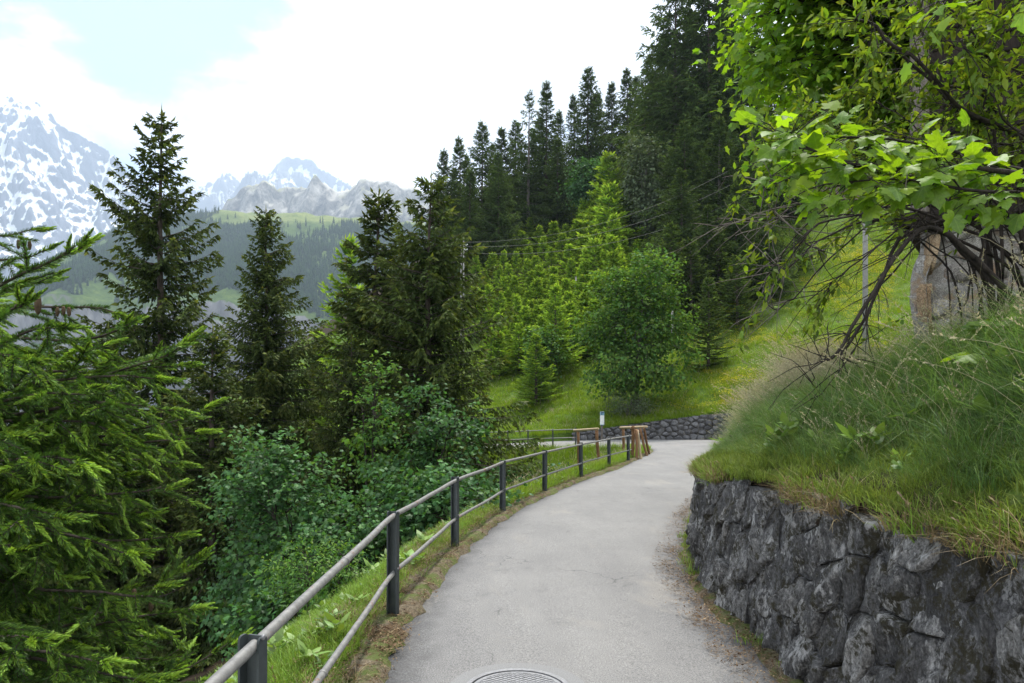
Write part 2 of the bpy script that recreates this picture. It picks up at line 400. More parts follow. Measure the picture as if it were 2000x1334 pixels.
s = Mat('cable'); M['cable'] = s.principled(s.ramp(s.noise(s.pos(), 2), [(0.3, (0.06, 0.06, 0.06)), (0.7, (0.11, 0.11, 0.11))]), 0.6)
s = Mat('sign_white'); M['sign_white'] = s.principled(s.ramp(s.noise(s.objco(), 6, 3), [(0.3, (0.60, 0.63, 0.60)), (0.7, (0.74, 0.76, 0.73))]), 0.45)
s = Mat('sign_blue'); M['sign_blue'] = s.principled(s.ramp(s.noise(s.objco(), 12, 3), [(0.4, (0.10, 0.24, 0.34)), (0.6, (0.20, 0.36, 0.45))]), 0.45)
s = Mat('sign_dark'); M['sign_dark'] = s.principled(s.ramp(s.noise(s.objco(), 12, 3), [(0.4, (0.02, 0.03, 0.05)), (0.6, (0.05, 0.06, 0.08))]), 0.5)

# soil, turf and litter of the near ground; 'tint' 0 = forest litter, 1 = turf
s = Mat('ground'); p = s.pos(); n1 = s.noise(p, 1.3, 6, 0.65); n2 = s.noise(p, 14, 5, 0.7); n3 = s.noise(p, 0.28, 4, 0.6)
g = s.ramp(n2, [(0.3, (0.030, 0.062, 0.010)), (0.55, (0.075, 0.135, 0.020)), (0.75, (0.14, 0.19, 0.035))])
g = s.mix(s.ramp(n3, [(0.45, 0.0), (0.6, 0.5)]), g, (0.085, 0.12, 0.022))
b = s.ramp(n2, [(0.3, (0.014, 0.010, 0.007)), (0.6, (0.040, 0.029, 0.018)), (0.8, (0.085, 0.065, 0.042))])
k = s.math('ADD', s.attr('tint'), s.range(n1, 0.3, 0.7, -0.25, 0.25), True)
M['ground'] = s.principled(s.mix(s.ramp(k, [(0.4, 0.0), (0.6, 1.0)]), b, g), 0.95, 0, s.bump(n2, 0.6, 0.05), 0.1)
s = Mat('verge_soil'); p = s.pos(); n2 = s.noise(p, 30, 6, 0.75); n1 = s.noise(p, 4, 4, 0.6)
c = s.ramp(n2, [(0.3, (0.045, 0.036, 0.025)), (0.5, (0.13, 0.105, 0.072)), (0.7, (0.26, 0.215, 0.155))])
M['verge'] = s.principled(s.mix(s.ramp(n1, [(0.44, 0.0), (0.56, 0.8)]), c, (0.085, 0.12, 0.028)), 0.95, 0, s.bump(n2, 0.9, 0.03), 0.1)

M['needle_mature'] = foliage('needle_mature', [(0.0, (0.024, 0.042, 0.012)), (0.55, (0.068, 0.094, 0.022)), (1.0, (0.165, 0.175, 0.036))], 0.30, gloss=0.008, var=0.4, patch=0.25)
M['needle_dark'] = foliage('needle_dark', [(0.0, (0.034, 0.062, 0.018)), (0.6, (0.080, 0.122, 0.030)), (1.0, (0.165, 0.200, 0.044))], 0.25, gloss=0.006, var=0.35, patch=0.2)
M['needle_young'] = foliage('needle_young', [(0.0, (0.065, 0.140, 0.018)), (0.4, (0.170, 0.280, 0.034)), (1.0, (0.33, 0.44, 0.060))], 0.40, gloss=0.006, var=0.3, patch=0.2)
M['needle_near'] = foliage('needle_near', [(0.0, (0.030, 0.066, 0.018)), (0.5, (0.075, 0.150, 0.030)), (1.0, (0.33, 0.50, 0.075))], 0.34, gloss=0.018, grough=0.45, var=0.3)
M['leaf_dark'] = foliage('leaf_dark', [(0.0, (0.024, 0.064, 0.022)), (0.5, (0.046, 0.115, 0.036)), (1.0, (0.100, 0.205, 0.050))], 0.34, gloss=0.016, grough=0.5, var=0.3)
M['leaf_mid'] = foliage('leaf_mid', [(0.0, (0.034, 0.090, 0.020)), (0.5, (0.072, 0.160, 0.030)), (1.0, (0.150, 0.240, 0.040))], 0.38, gloss=0.012, grough=0.5, var=0.3)
M['leaf_bright'] = foliage('leaf_bright', [(0.0, (0.075, 0.150, 0.014)), (0.5, (0.135, 0.250, 0.020)), (1.0, (0.23, 0.345, 0.030))], 0.58, (1.5, 1.45, 0.4), gloss=0.018, var=0.25)
def veins(s, c):
    sp = s.n('ShaderNodeSeparateXYZ'); s.set(sp.inputs[0], s.objco()); an = s.math('ABSOLUTE', s.math('ARCTAN2', sp.outputs['X'], s.math('ADD', sp.outputs['Y'], .06)))
    d = s.math('MINIMUM', an, s.math('MINIMUM', s.math('ABSOLUTE', s.math('SUBTRACT', an, .62)), s.math('ABSOLUTE', s.math('SUBTRACT', an, 1.25))))
    r_ = s.math('SQRT', s.math('ADD', s.math('MULTIPLY', sp.outputs['X'], sp.outputs['X']), s.math('MULTIPLY', sp.outputs['Y'], sp.outputs['Y'])))
    k = s.range(s.math('MULTIPLY', d, r_), .006, .026, 1.0, 0.0)
    mot = s.noise(s.objco(), 6, 4, .6)
    c = s.mix(1.0, c, s.ramp(mot, [(.35, (.78, .80, .72)), (.65, (1.14, 1.12, 1.05))]), 'MULTIPLY')
    return s.mix(s.math('MULTIPLY', k, .5), c, (.20, .29, .06))
M['leaf_near'] = foliage('leaf_near', [(0.0, (0.055, 0.125, 0.012)), (0.5, (0.105, 0.205, 0.015)), (1.0, (0.19, 0.30, 0.020))], 0.54, (1.55, 1.45, 0.35), gloss=0.03, var=0.2, post=veins)
M['leaf_willow'] = foliage('leaf_willow', [(0.0, (0.055, 0.085, 0.040)), (0.5, (0.095, 0.130, 0.066)), (1.0, (0.15, 0.19, 0.10))], 0.25, gloss=0.015, var=0.3)
M['leaf_shrub'] = foliage('leaf_shrub', [(0.0, (0.060, 0.120, 0.012)), (0.5, (0.140, 0.225, 0.018)), (1.0, (0.26, 0.32, 0.030))], 0.48, gloss=0.015, var=0.3)
M['grass_lush'] = foliage('grass_lush', [(0.0, (0.055, 0.115, 0.034)), (0.5, (0.125, 0.215, 0.062)), (1.0, (0.25, 0.335, 0.125))], 0.40, gloss=0.03, var=0.35)
M['grass_lawn'] = foliage('grass_lawn', [(0.0, (0.100, 0.175, 0.026)), (0.5, (0.190, 0.300, 0.050)), (1.0, (0.29, 0.39, 0.090))], 0.40, gloss=0.012, var=0.3)
M['grass_turf'] = foliage('grass_turf', [(0.0, (0.085, 0.130, 0.024)), (0.5, (0.155, 0.215, 0.042)), (1.0, (0.27, 0.29, 0.085))], 0.36, gloss=0.012, var=0.35)
M['grass_meadow'] = foliage('grass_meadow', [(0.0, (0.100, 0.180, 0.014)), (0.5, (0.195, 0.290, 0.026)), (1.0, (0.32, 0.38, 0.06))], 0.42, gloss=0.006, var=0.35)
M['grass_dry'] = foliage('grass_dry', [(0.0, (0.10, 0.075, 0.035)), (0.5, (0.22, 0.165, 0.085)), (1.0, (0.34, 0.27, 0.16))], 0.25, (1.1, 1.0, 0.8), gloss=0.02, var=0.3)
M['seed_head'] = foliage('seed_head', [(0.0, (0.31, 0.275, 0.165)), (1.0, (0.54, 0.485, 0.32))], 0.3, (1.05, 1, 0.85), gloss=0.02, var=0.25)
M['petal'] = foliage('petal', [(0.0, (0.62, 0.52, 0.05)), (1.0, (0.75, 0.66, 0.08))], 0.3, (1.1, 1.0, 0.5), gloss=0.0, var=0.2)
M['litter'] = foliage('litter', [(0.0, (0.06, 0.038, 0.022)), (0.5, (0.15, 0.10, 0.06)), (1.0, (0.27, 0.20, 0.13))], 0.1, (1, 1, 1), gloss=0.0, var=0.5)
M['cone_brown'] = bark('cone_brown', (0.05, 0.034, 0.022), (0.13, 0.088, 0.055), 4.0)
# ------------------------------------------------------------------ road edges and the lie of the land
INNER = [(-.87, -7), (-.87, -1), (-.87, 4.4), (-.88, 5.7), (-.61, 8.6), (0, 11.6), (.8, 14.2), (1.96, 17.4), (3.25, 20.6), (4.25, 23.6), (5.2, 26.4), (5.85, 28.6), (6.05, 30), (5.5, 31.3), (4.0, 31.9), (1, 32.1), (-5, 32), (-15, 31.7), (-30, 31.5), (-60, 34)]
OUTER = [(1.80, -7), (1.80, -1), (1.83, 4.4), (2.06, 7.75), (3.22, 11.6), (4.42, 14.5), (6.2, 19.3), (7.5, 23.4), (8.7, 27), (9.9, 31), (11.3, 34.5), (12.2, 37.3), (11.8, 39.2), (9, 39.6), (5, 39.5), (0, 39.1), (-10, 38.6), (-18, 38.3), (-30, 38), (-60, 41)]
HT = [1.22, 1.22, 1.17, 1.02, .80, .62, .5, .45, .5, .8, 1.25, 1.5, 1.5, 1.15, .62, .15, .1, .1, .1, .1]
NS = 760
IN_ = catmull(INNER, NS); OU_ = catmull(OUTER, NS)
HO_ = catmull(np.column_stack([HT, HT]), NS)[:, 0]

def road_z(X, Y):
    return -0.30 * smooth(6, -4, X) * smooth(29, 33, Y) - 0.25 * smooth(-4, -25, X) * smooth(29, 33, Y)

def near_line(X, Y, L):
    """distance to a polyline and the parameter (0..1) of the nearest point"""
    X = np.asarray(X, float); shp = X.shape; q = np.column_stack([X.ravel(), np.asarray(Y, float).ravel()])
    S = L[::3]; A, B = S[:-1], S[1:]; D = B - A; l2 = (D ** 2).sum(1) + 1e-9
    best = np.full(len(q), 1e9); par = np.zeros(len(q))
    for c in range(0, len(q), 20000):
        qq = q[c:c + 20000]
        t = np.clip(((qq[:, None, :] - A[None]) * D[None]).sum(2) / l2[None], 0, 1)
        d2 = ((qq[:, None, :] - A[None] - t[..., None] * D[None]) ** 2).sum(2)
        k = d2.argmin(1); best[c:c + 20000] = np.sqrt(d2[np.arange(len(qq)), k]); par[c:c + 20000] = (k + t[np.arange(len(qq)), k]) / (len(S) - 1)
    return best.reshape(shp), par.reshape(shp)

_POLY = np.vstack([IN_[::6], OU_[::-6]])
def on_road(X, Y):
    X = np.asarray(X, float); Y = np.asarray(Y, float); c = np.zeros(X.shape, bool); P = _POLY; n = len(P)
    for i in range(n):
        x1, y1 = P[i]; x2, y2 = P[(i + 1) % n]
        if y1 == y2: continue
        m = ((y1 > Y) != (y2 > Y)) & (X < (x2 - x1) * (Y - y1) / (y2 - y1) + x1); c ^= m
    return c

def hill(X, Y):
    z = 1.07 + .25 * (X - 8) + .35 * (Y - 39.5) + .10 * np.maximum(Y - 50, 0) - .30 * np.maximum(Y - 150, 0) - .1 * np.maximum(X - 40, 0)
    z = z - .45 * np.maximum(-4 - X, 0)
    return z

def land(X, Y, detail=True):
    X = np.asarray(X, float); Y = np.asarray(Y, float)
    di, _ = near_line(X, Y, IN_); do, t = near_line(X, Y, OU_); on = on_road(X, Y)
    zr = road_z(X, Y)
    H = np.interp(t, np.linspace(0, 1, NS), HO_)
    # the inner, falling side
    k = np.maximum(di - .55, 0)
    zi = zr + .02 - .66 * k + .16 * np.maximum(k - 4, 0) - 0.4 * np.maximum(k - 60, 0) * .5
    zi = zi + (fbm(X * .45, Y * .45, 0, 3, 3) * .22 * smooth(.8, 4, di) if detail else 0)
    # the outer, rising side
    sl = np.interp(Y, [0, 5, 12, 22, 40], [.40, .62, .62, .44, .35])
    kk = np.maximum(do, 0)
    zn = H + sl * np.minimum(kk, 1.45) + np.interp(Y, [0, 9, 12, 22, 40], [.12, .12, .22, .36, .35]) * np.maximum(kk - 1.45, 0)
    zn = zn + .50 * np.exp(-(((X - 5.0) / 1.3) ** 2 + ((Y - 11.7) / 1.5) ** 2)) * smooth(.3, 1.5, kk)
    hf = hill(X, Y)
    base = zr + H
    zf = base + (hf - base) * smooth(0, 3.5, kk)
    zf = np.maximum(zf, base + .30 * np.minimum(kk, 3) - .38 * np.maximum(kk - 3, 0))
    wN = 1 - smooth(20, 35, Y)
    zo = wN * zn + (1 - wN) * zf
    if detail: zo = zo + (fbm(X * .3, Y * .3, 0, 9, 4) * .22 + fbm(X * .06, Y * .06, 0, 29, 2) * .5 * smooth(10, 40, kk)) * smooth(.3, 3, kk)
    z = np.where(on, zr, np.where(di < do, zi, zo))
    return z, on, di, do

def land_z(x, y): return float(land(np.array([x]), np.array([y]))[0][0])

gx = np.concatenate([np.arange(-900, -90, 45), np.arange(-90, -20, 2.5), np.arange(-20, 22, .35), np.arange(22, 140, 2.5), np.arange(140, 700, 40)])
gy = np.concatenate([np.arange(-60, -12, 6), np.arange(-12, 45, .35), np.arange(45, 190, 2.0), np.arange(190, 1300, 60)])
GX, GY = np.meshgrid(gx, gy)
GZ, on, di, do = land(GX, GY)
GZ = np.where(on, GZ - .06, GZ)
far = ~on & (do <= di)
GZ = np.where(far & (do < 1.0), GZ - .32 * (1 - smooth(.75, 1.0, do)) - (GZ - road_z(GX, GY)) * (1 - smooth(.3, .62, do)) * .9, GZ)   # hollow behind the wall stones
GZ = np.where(~on & (di < do), GZ - .045 * (1 - smooth(.42, .75, di)), GZ)
GZ = np.maximum(GZ, -620)
turf = np.where(far, 1.0, 1.0 - smooth(2.6, 5.5, di + fbm(GX * .5, GY * .5, 0, 4, 3) * .9))
# inside the hairpin the turf runs right across
turf = np.where(~far & (GX > .5) & (GY > 12) & (GY < 33), np.maximum(turf, smooth(.5, 2.0, GX)), turf)
turf = np.where(far & ((hill(GX, GY) > 16) & (GY > 78)), .12, turf)
nx_, ny_ = len(gx), len(gy)
i, j = np.meshgrid(np.arange(nx_ - 1), np.arange(ny_ - 1)); b0 = j * nx_ + i
Q = np.stack([b0, b0 + 1, b0 + nx_ + 1, b0 + nx_], -1).reshape(-1, 4)
g = MB().add(np.column_stack([GX.ravel(), GY.ravel(), GZ.ravel()]), Q, np.clip(turf.ravel(), .001, 1)).obj('ground', M['ground'], smooth_=True); g['kind'] = 'structure'

# road sheet
m = MB(); nc = 15; u = np.linspace(0, 1, nc)
P = IN_[:, None, :] * (1 - u)[None, :, None] + OU_[:, None, :] * u[None, :, None]
wid = np.linalg.norm(OU_ - IN_, axis=1)[:, None]
ed = np.minimum(u[None] * wid, (1 - u)[None] * wid)
jit = fbm(P[..., 0] * 4.2, P[..., 1] * 4.2, 0, 5, 3) * .022
P2 = P.copy(); dirv = (OU_ - IN_) / wid
P2[:, 0] -= dirv * (.03 + jit[:, :1]); P2[:, -1] += dirv * .10
Z = road_z(P2[..., 0], P2[..., 1]) + .012 + .03 * np.minimum(1, ed / 1.3) * 1.0 - .03
V = np.concatenate([P2, Z[..., None]], -1).reshape(-1, 3)
i, j = np.meshgrid(np.arange(nc - 1), np.arange(NS - 1)); b0 = j * nc + i
Q = np.stack([b0, b0 + 1, b0 + nc + 1, b0 + nc], -1).reshape(-1, 4)
road = m.add(V, Q, np.clip(np.minimum(1, ed / .75).ravel(), .001, 1)).obj('road', M['asphalt'], smooth_=True); road['kind'] = 'structure'

# bare strip between asphalt and turf, left side, and the litter strip at the foot of the wall
def strip(name, L, sgn, w0, w1, n0, n1, mat_, lift):
    seg = L[n0:n1]; T = np.gradient(seg, axis=0); T = unit(T); Nn = np.column_stack([-T[:, 1], T[:, 0]]) * sgn
    k = np.linspace(0, 1, 6); a = np.arange(n0, n1)
    e0 = w0 + fbm(a * .21, a * 0, 0, 71, 3) * .05; e1 = w1 + fbm(a * .13, a * 0 + 4, 0, 72, 3) * .12
    d = e0[:, None] * (1 - k) + e1[:, None] * k
    P = seg[:, None] + Nn[:, None] * d[..., None]
    hump = np.sin(k * np.pi)[None] * .02 + fbm(P[..., 0] * 9, P[..., 1] * 9, 0, 33, 3) * .012
    Z = road_z(P[..., 0], P[..., 1]) + lift + hump - .04 * (k[None] > .95) - .045 * (k[None] < .05)
    V = np.concatenate([P, Z[..., None]], -1).reshape(-1, 3); nr = len(k)
    i, j = np.meshgrid(np.arange(nr - 1), np.arange(len(seg) - 1)); b0 = j * nr + i
    o = MB().add(V, np.stack([b0, b0 + 1, b0 + nr + 1, b0 + nr], -1).reshape(-1, 4)).obj(name, mat_, smooth_=True); o['kind'] = 'structure'; return o
strip('verge', IN_, 1, -.05, .25, 0, 470, M['verge'], .030)
strip('wall_foot_verge', OU_, -1, -.12, .17, 0, 380, M['verge'], .012)

# ------------------------------------------------------------------ the far side of the valley
def sheet(name, X, Y, Z, mat_, tint=None):
    ny, nx = X.shape; i, j = np.meshgrid(np.arange(nx - 1), np.arange(ny - 1)); b0 = j * nx + i
    o = MB().add(np.stack([X, Y, Z], -1).reshape(-1, 3), np.stack([b0, b0 + 1, b0 + nx + 1, b0 + nx], -1).reshape(-1, 4), 0 if tint is None else np.clip(tint.ravel(), .001, 1)).obj(name, mat_, smooth_=True)
    o['kind'] = 'structure'; return o
def skyline(X, Yd, pts):
    pxs = 1000 + F * X / Yd; a = np.array(pts, float)
    return EYE + (HOR - np.interp(pxs, a[:, 0], a[:, 1])) / F * Yd

s = Mat('cliff_and_wood_floor'); p = s.pos(); geo = s.n('ShaderNodeNewGeometry'); sep = s.n('ShaderNodeSeparateXYZ'); s.set(sep.inputs[0], geo.outputs['Normal'])
n1 = s.noise(s.mapv(p, (1, 1, .25)), .02, 8, .68); n2 = s.noise(p, .008, 5, .6); n3 = s.noise(p, .05, 5, .7)
rk = s.ramp(n1, [(.32, (.05, .05, .055)), (.5, (.13, .128, .13)), (.68, (.26, .255, .25))])
gr = s.ramp(n3, [(.3, (.030, .058, .014)), (.55, (.065, .105, .022)), (.75, (.12, .16, .04))])
alp = s.ramp(n3, [(.3, (.09, .13, .03)), (.7, (.20, .22, .07))])
gr = s.mix(s.attr('tint'), gr, alp)
k = s.math('ADD', sep.outputs['Z'], s.range(n2, .3, .7, -.12, .12))
M['valley'] = s.principled(s.mix(s.ramp(k, [(.52, 0.0), (.62, 1.0)]), rk, gr), .95, 0, s.bump(n1, 1.0, 8), .05)

VY = np.concatenate([[700, 1000, 1180, 1260], np.linspace(1300, 1420, 26), np.linspace(1430, 2250, 60), np.linspace(2300, 2900, 8)])
VX = np.linspace(-2600, 900, 330)
X, Y = np.meshgrid(VX, VY)
warp = fbm(X * .006, X * 0, 0, 41, 4) * 26
Yw = Y + warp
ctop = skyline(X, 1400., [(-400, 700), (40, 592), (100, 578), (200, 592), (330, 592), (430, 588), (520, 606), (640, 625), (800, 640), (1100, 640)]) + fbm(X * .02, X * 0, 0, 47, 4) * 4
rtop = skyline(X, 2250., [(-600, 700), (0, 585), (80, 545), (130, 508), (190, 478), (250, 448), (330, 430), (410, 414), (470, 408), (560, 416), (650, 425), (800, 436), (1200, 450)])
tf = np.clip((Yw - 1420) / 830., 0, 1)
up = ctop + (np.maximum(rtop, ctop + 20) - ctop) * tf ** .9
cl = np.clip((Yw - 1300) / 120., 0, 1)
z0 = -260 + 40 * fbm(X * .004, Y * .004, 0, 44, 3)
Z = np.where(Yw < 1300, z0 + np.maximum(0, Yw - 1150) * .9, 0)
zf_ = z0 + 135
st = cl + .045 * np.sin(cl * 22 + fbm(X * .01, Y * 0, 0, 45, 3) * 3)
Z = np.where((Yw >= 1300) & (Yw < 1420), zf_ + (ctop - zf_) * np.clip(st, 0, 1) ** .85, Z)
Z = np.where(Yw >= 1420, up, Z)
Z = np.where(Yw > 2250, rtop - (Yw - 2250) * .35, Z)
gul = ridged(X * .0035, Y * .0012, 51, 5)
Z = Z + (gul - 1.2) * 16 * np.clip((Yw - 1400) / 300, 0, 1) * (1 - smooth(2050, 2250, Yw)) + fbm(X * .03, Y * .03, 0, 52, 4) * 5
alpm = smooth(.80, .98, tf + fbm(X * .004, Y * .004, 0, 53, 4) * .12) * smooth(-1250, -900, X)
sheet('valley_side', X, Y, Z, M['valley'], alpm)
VALX, VALY, VALZ, VALA = X, Y, Z, alpm

s = Mat('ridge_rock'); p = s.pos(); geo = s.n('ShaderNodeNewGeometry'); sep = s.n('ShaderNodeSeparateXYZ'); s.set(sep.inputs[0], geo.outputs['Normal'])
n1 = s.noise(s.mapv(p, (1, 1, .5)), .019, 9, .75, .4); n3 = s.noise(p, .006, 6, .6); n4 = s.noise(p, .0016, 3)
rk = s.ramp(n1, [(.32, (.045, .044, .043)), (.5, (.20, .195, .18)), (.68, (.50, .48, .44))])
scree = s.ramp(n3, [(.3, (.33, .315, .28)), (.7, (.52, .50, .45))])
gr = s.ramp(n3, [(.3, (.12, .14, .045)), (.7, (.25, .25, .10))])
low = s.mix(s.ramp(n4, [(.46, 0.0), (.56, 1.0)]), gr, scree)
k = s.math('ADD', sep.outputs['Z'], s.range(n3, .3, .7, -.16, .16))
M['ridge'] = s.principled(s.mix(s.ramp(k, [(.60, 0.0), (.74, 1.0)]), rk, low), .95, 0, s.bump(n1, 1.0, 14), .05)
RY = np.linspace(2700, 4400, 110); RX = np.linspace(-2300, 700, 360)
X, Y = np.meshgrid(RX, RY)
top = skyline(X, 3500., [(-200, 700), (300, 620), (360, 540), (410, 452), (440, 416), (465, 386), (490, 368), (515, 357), (560, 368), (590, 362), (603, 358), (612, 343), (622, 352), (640, 362), (690, 376), (705, 362), (720, 356), (760, 364), (820, 370), (900, 378), (1100, 400)])
Yr = 3500 + fbm(X * .003, X * 0, 0, 61, 4) * 60
d = np.abs(Y - Yr)
front = Y < Yr
base = skyline(X, 2700., [(-200, 740), (300, 660), (440, 470), (600, 462), (700, 464), (850, 466), (1100, 470)])
cliffh = np.clip(1 - d / 200., 0, 1) ** .7
mid = base + (top - base) * .62 * np.clip(1 - d / 800, 0, 1)
Z = np.where(front, mid + (top - mid) * cliffh, top - d * .6)
Z = Z + (ridged(X * .006, Y * .003, 63, 6) - 1.3) * np.where(front, 8 + 30 * np.clip(1 - d / 260, 0, 1), 30) * np.clip(d / 60, 0, 1) + fbm(X * .02, Y * .02, 0, 64, 4) * 17 + (ridged(X * .016, Y * .006, 66, 4) - 1.2) * 12 * np.clip(d / 40, .2, 1) * np.clip(d / 40, .25, 1)
sheet('rocky_ridge', X, Y, Z, M['ridge'])

def snow_mat(name, rdark, rlite):
    s = Mat(name); p = s.pos()
    n1 = s.noise(s.mapv(p, (1, 1, .6)), .008, 9, .7, .5); n2 = s.noise(s.mapv(p, (1, 1, .55), (0, R(24), 0)), .011, 8, .72, .6)
    rk = s.ramp(n1, [(.3, rdark), (.7, rlite)])
    k = s.math('ADD', s.attr('tint'), s.range(n2, .28, .72, -.20, .20))
    return s.principled(s.mix(s.ramp(k, [(.47, 0.0), (.55, 1.0)]), rk, (.86, .88, .90)), .8, 0, s.bump(n1, 1.0, 30), .1)
M['snow_big'] = snow_mat('snow_and_blue_rock', (.075, .085, .115), (.19, .205, .25))
M['snow_far'] = snow_mat('snow_and_pale_rock', (.10, .11, .14), (.20, .21, .24))
def blur(Z, k):
    for ax in (0, 1):
        P = np.concatenate([np.repeat(np.take(Z, [0], ax), k, ax), Z, np.repeat(np.take(Z, [-1], ax), k, ax)], ax); c = np.cumsum(P, ax)
        n = Z.shape[ax]; Z = (np.take(c, range(2 * k, n + 2 * k), ax) - np.concatenate([np.zeros_like(np.take(c, [0], ax)), np.take(c, range(0, n - 1), ax)], ax)) / (2 * k + 1)
    return Z
def mountain(name, Yd, x0, x1, pts, mat_, sd, slope, amp, bias, nx=560, ny=300):
    MX = np.linspace(x0, x1, nx); MY = np.linspace(Yd - 2400, Yd + 700, ny); X, Y = np.meshgrid(MX, MY)
    top = skyline(X, Yd, pts) + fbm(X * .012, X * 0, 0, sd + 9, 5, .6) * 26; Yr = Yd + fbm(X * .0012, X * 0, 0, sd, 4) * 260
    d = np.abs(Y - Yr)
    Z = np.where(Y < Yr, top - slope * d + .00006 * d ** 2, top - d * .7)
    a = np.clip(d / 220, 0, 1); wx = X + fbm(X * .001, Y * .001, 0, sd + 2, 4) * 300
    Z = Z + (ridged(wx * .0019 + Y * .0012, Y * .0006, sd + 3, 7, .56) - 1.35) * amp * a + (ridged(wx * .0075 + Y * .003, Y * .002, sd + 4, 5, .6) - 1.2) * 22 * np.clip(d / 90, .25, 1) + fbm(X * .02, Y * .02, 0, sd + 5, 4) * 13
    # strata: ledges that hold snow
    q = Z + .22 * X; st = 95.; Z = Z + (np.abs(((q / st) % 1.0) - .5) - .25) * 26
    conc = (blur(Z, 5) - Z) / 34.; gy, gx_ = np.gradient(Z, MY, MX); steep = np.sqrt(gx_ ** 2 + gy ** 2)
    snow = .46 + .30 * np.clip(conc, -1, 1.2) - .16 * (steep - 1.15) + bias(Z) + .14 * fbm(X * .0011, Y * .0011, 0, sd + 7, 4)
    Z = np.maximum(Z, -700)
    return sheet(name, X, Y, Z, mat_, np.clip(snow, .001, 1))
mountain('snow_mountain', 6000., -6400, -2500, [(-500, 260), (-260, 150), (-120, 165), (-50, 188), (0, 193), (40, 205), (60, 224), (110, 226), (140, 247), (190, 276), (225, 312), (262, 348), (300, 385), (340, 420), (420, 480), (520, 560)], M['snow_big'], 81, .80, 230, lambda Z: np.interp(Z, [700, 1500, 2300, 2700], [-.02, .12, .30, .34]))
mountain('snow_peak', 8800., -5600, 300, [(-200, 420), (250, 400), (330, 372), (380, 352), (410, 338), (430, 325), (448, 338), (462, 345), (490, 330), (520, 310), (556, 296), (585, 299), (605, 308), (622, 326), (645, 334), (680, 358), (720, 384), (800, 420), (1000, 470)], M['snow_far'], 91, .66, 240, lambda Z: np.interp(Z, [2200, 3200], [.24, .27]), 520, 240)

# alpine air between here and the peaks
hz = MB(); hz.add(*box((-2400, 4500, 1500), (12000, 11400, 4700)))
s = Mat('haze'); q = s.n('ShaderNodeVolumePrincipled'); q.inputs['Color'].default_value = (.62, .78, 1.0, 1); q.inputs['Density'].default_value = 0.000125; q.inputs['Anisotropy'].default_value = 0.2
s.t.links.new(q.outputs[0], s.out.inputs['Volume'])
haze = hz.obj('haze', s.m); haze['kind'] = 'stuff'
# ------------------------------------------------------------------ stone walls: every stone its own piece
def clip_poly(P, n, c):
    out = []
    for a, b in zip(P, P[1:] + P[:1]):
        da, db = a @ n - c, b @ n - c
        if da <= 0: out.append(a)
        if da * db < 0: out.append(a + (b - a) * (da / (da - db)))
    return out
def cells(sites, box_, aniso=1.0, kn=26):
    S = np.asarray(sites, float).copy(); A = np.array([1.0, aniso]); S2 = S * A; res = []
    for k in range(len(S2)):
        d = ((S2 - S2[k]) ** 2).sum(1); nb = np.argsort(d)[1:kn]
        P = [np.array(q) * A for q in ((box_[0], box_[2]), (box_[1], box_[2]), (box_[1], box_[3]), (box_[0], box_[3]))]
        for j in nb:
            n = S2[j] - S2[k]; c = n @ (S2[j] + S2[k]) / 2
            P = clip_poly(P, n, c)
            if len(P) < 3: break
        res.append(np.array(P) / A if len(P) >= 3 else None)
    return res
def darts(n, x0, x1, y0, y1f, rx, ry, rs, tries=9000):
    pts = []
    for _ in range(tries):
        x = rs.uniform(x0, x1); y = rs.uniform(y0, max(y1f(x), y0 + .05)); k = rs.uniform(.62, 1.35)
        if all(((x - a) / rx) ** 2 + ((y - b) / ry) ** 2 > ((k + q) / 2) ** 2 for a, b, q in pts):
            pts.append((x, y, k))
            if len(pts) >= n: break
    return pts
def stone_piece(poly, frame, mat_, gap, dep, npt, rings, sd, rough=.03, top=None):
    """frame(s,h,d) -> world; poly in (s,h)"""
    c = poly.mean(0); q = np.vstack([poly, poly[:1]]); seg = np.linalg.norm(np.diff(q, axis=0), axis=1); L = np.concatenate([[0], np.cumsum(seg)])
    size = L[-1] / 4
    u = np.linspace(0, L[-1], npt, endpoint=False); B = np.column_stack([np.interp(u, L, q[:, 0]), np.interp(u, L, q[:, 1])])
    B = B * .72 + (np.roll(B, 1, 0) + np.roll(B, -1, 0)) * .14
    r = np.linalg.norm(B - c, axis=1, keepdims=True); B = c + (B - c) * np.maximum(.35, 1 - gap / np.maximum(r, 1e-3))
    B = B + np.column_stack([fbm(B[:, 0] * 9, B[:, 1] * 9, sd, 3, 2), fbm(B[:, 0] * 9, B[:, 1] * 9, sd, 7, 2)]) * gap * .9
    rs = np.random.default_rng(sd); tl = rs.normal(size=2) * .16
    V = []
    for sc_, dd in rings:
        q2 = c + (B - c) * sc_
        d = dd * dep + (q2 - c) @ tl * (dd > 0)
        if dd > 0: d = d + (fbm(q2[:, 0] * 6 + q2[:, 1] * 2, q2[:, 1] * 3.0, sd * .37, 5, 5, .62)) * rough * (.5 + .5 * min(1, dd))
        V.append(np.column_stack([q2, np.broadcast_to(d, (npt,))]))
    V.append(np.array([[c[0], c[1], dep + fbm(c[0] * 6 + c[1] * 2, c[1] * 3.0, sd * .37, 5, 5, .62) * rough]]))
    nr = len(rings); j = np.arange(npt); k = (j + 1) % npt
    Q = np.vstack([np.stack([a * npt + j, a * npt + k, (a + 1) * npt + k, (a + 1) * npt + j], -1) for a in range(nr - 1)])
    T = np.stack([(nr - 1) * npt + j, (nr - 1) * npt + k, np.full(npt, nr * npt)], -1)
    W = frame(*np.vstack(V).T); o = W[-1].copy()
    return MB().add(W - o, [Q, T]), o

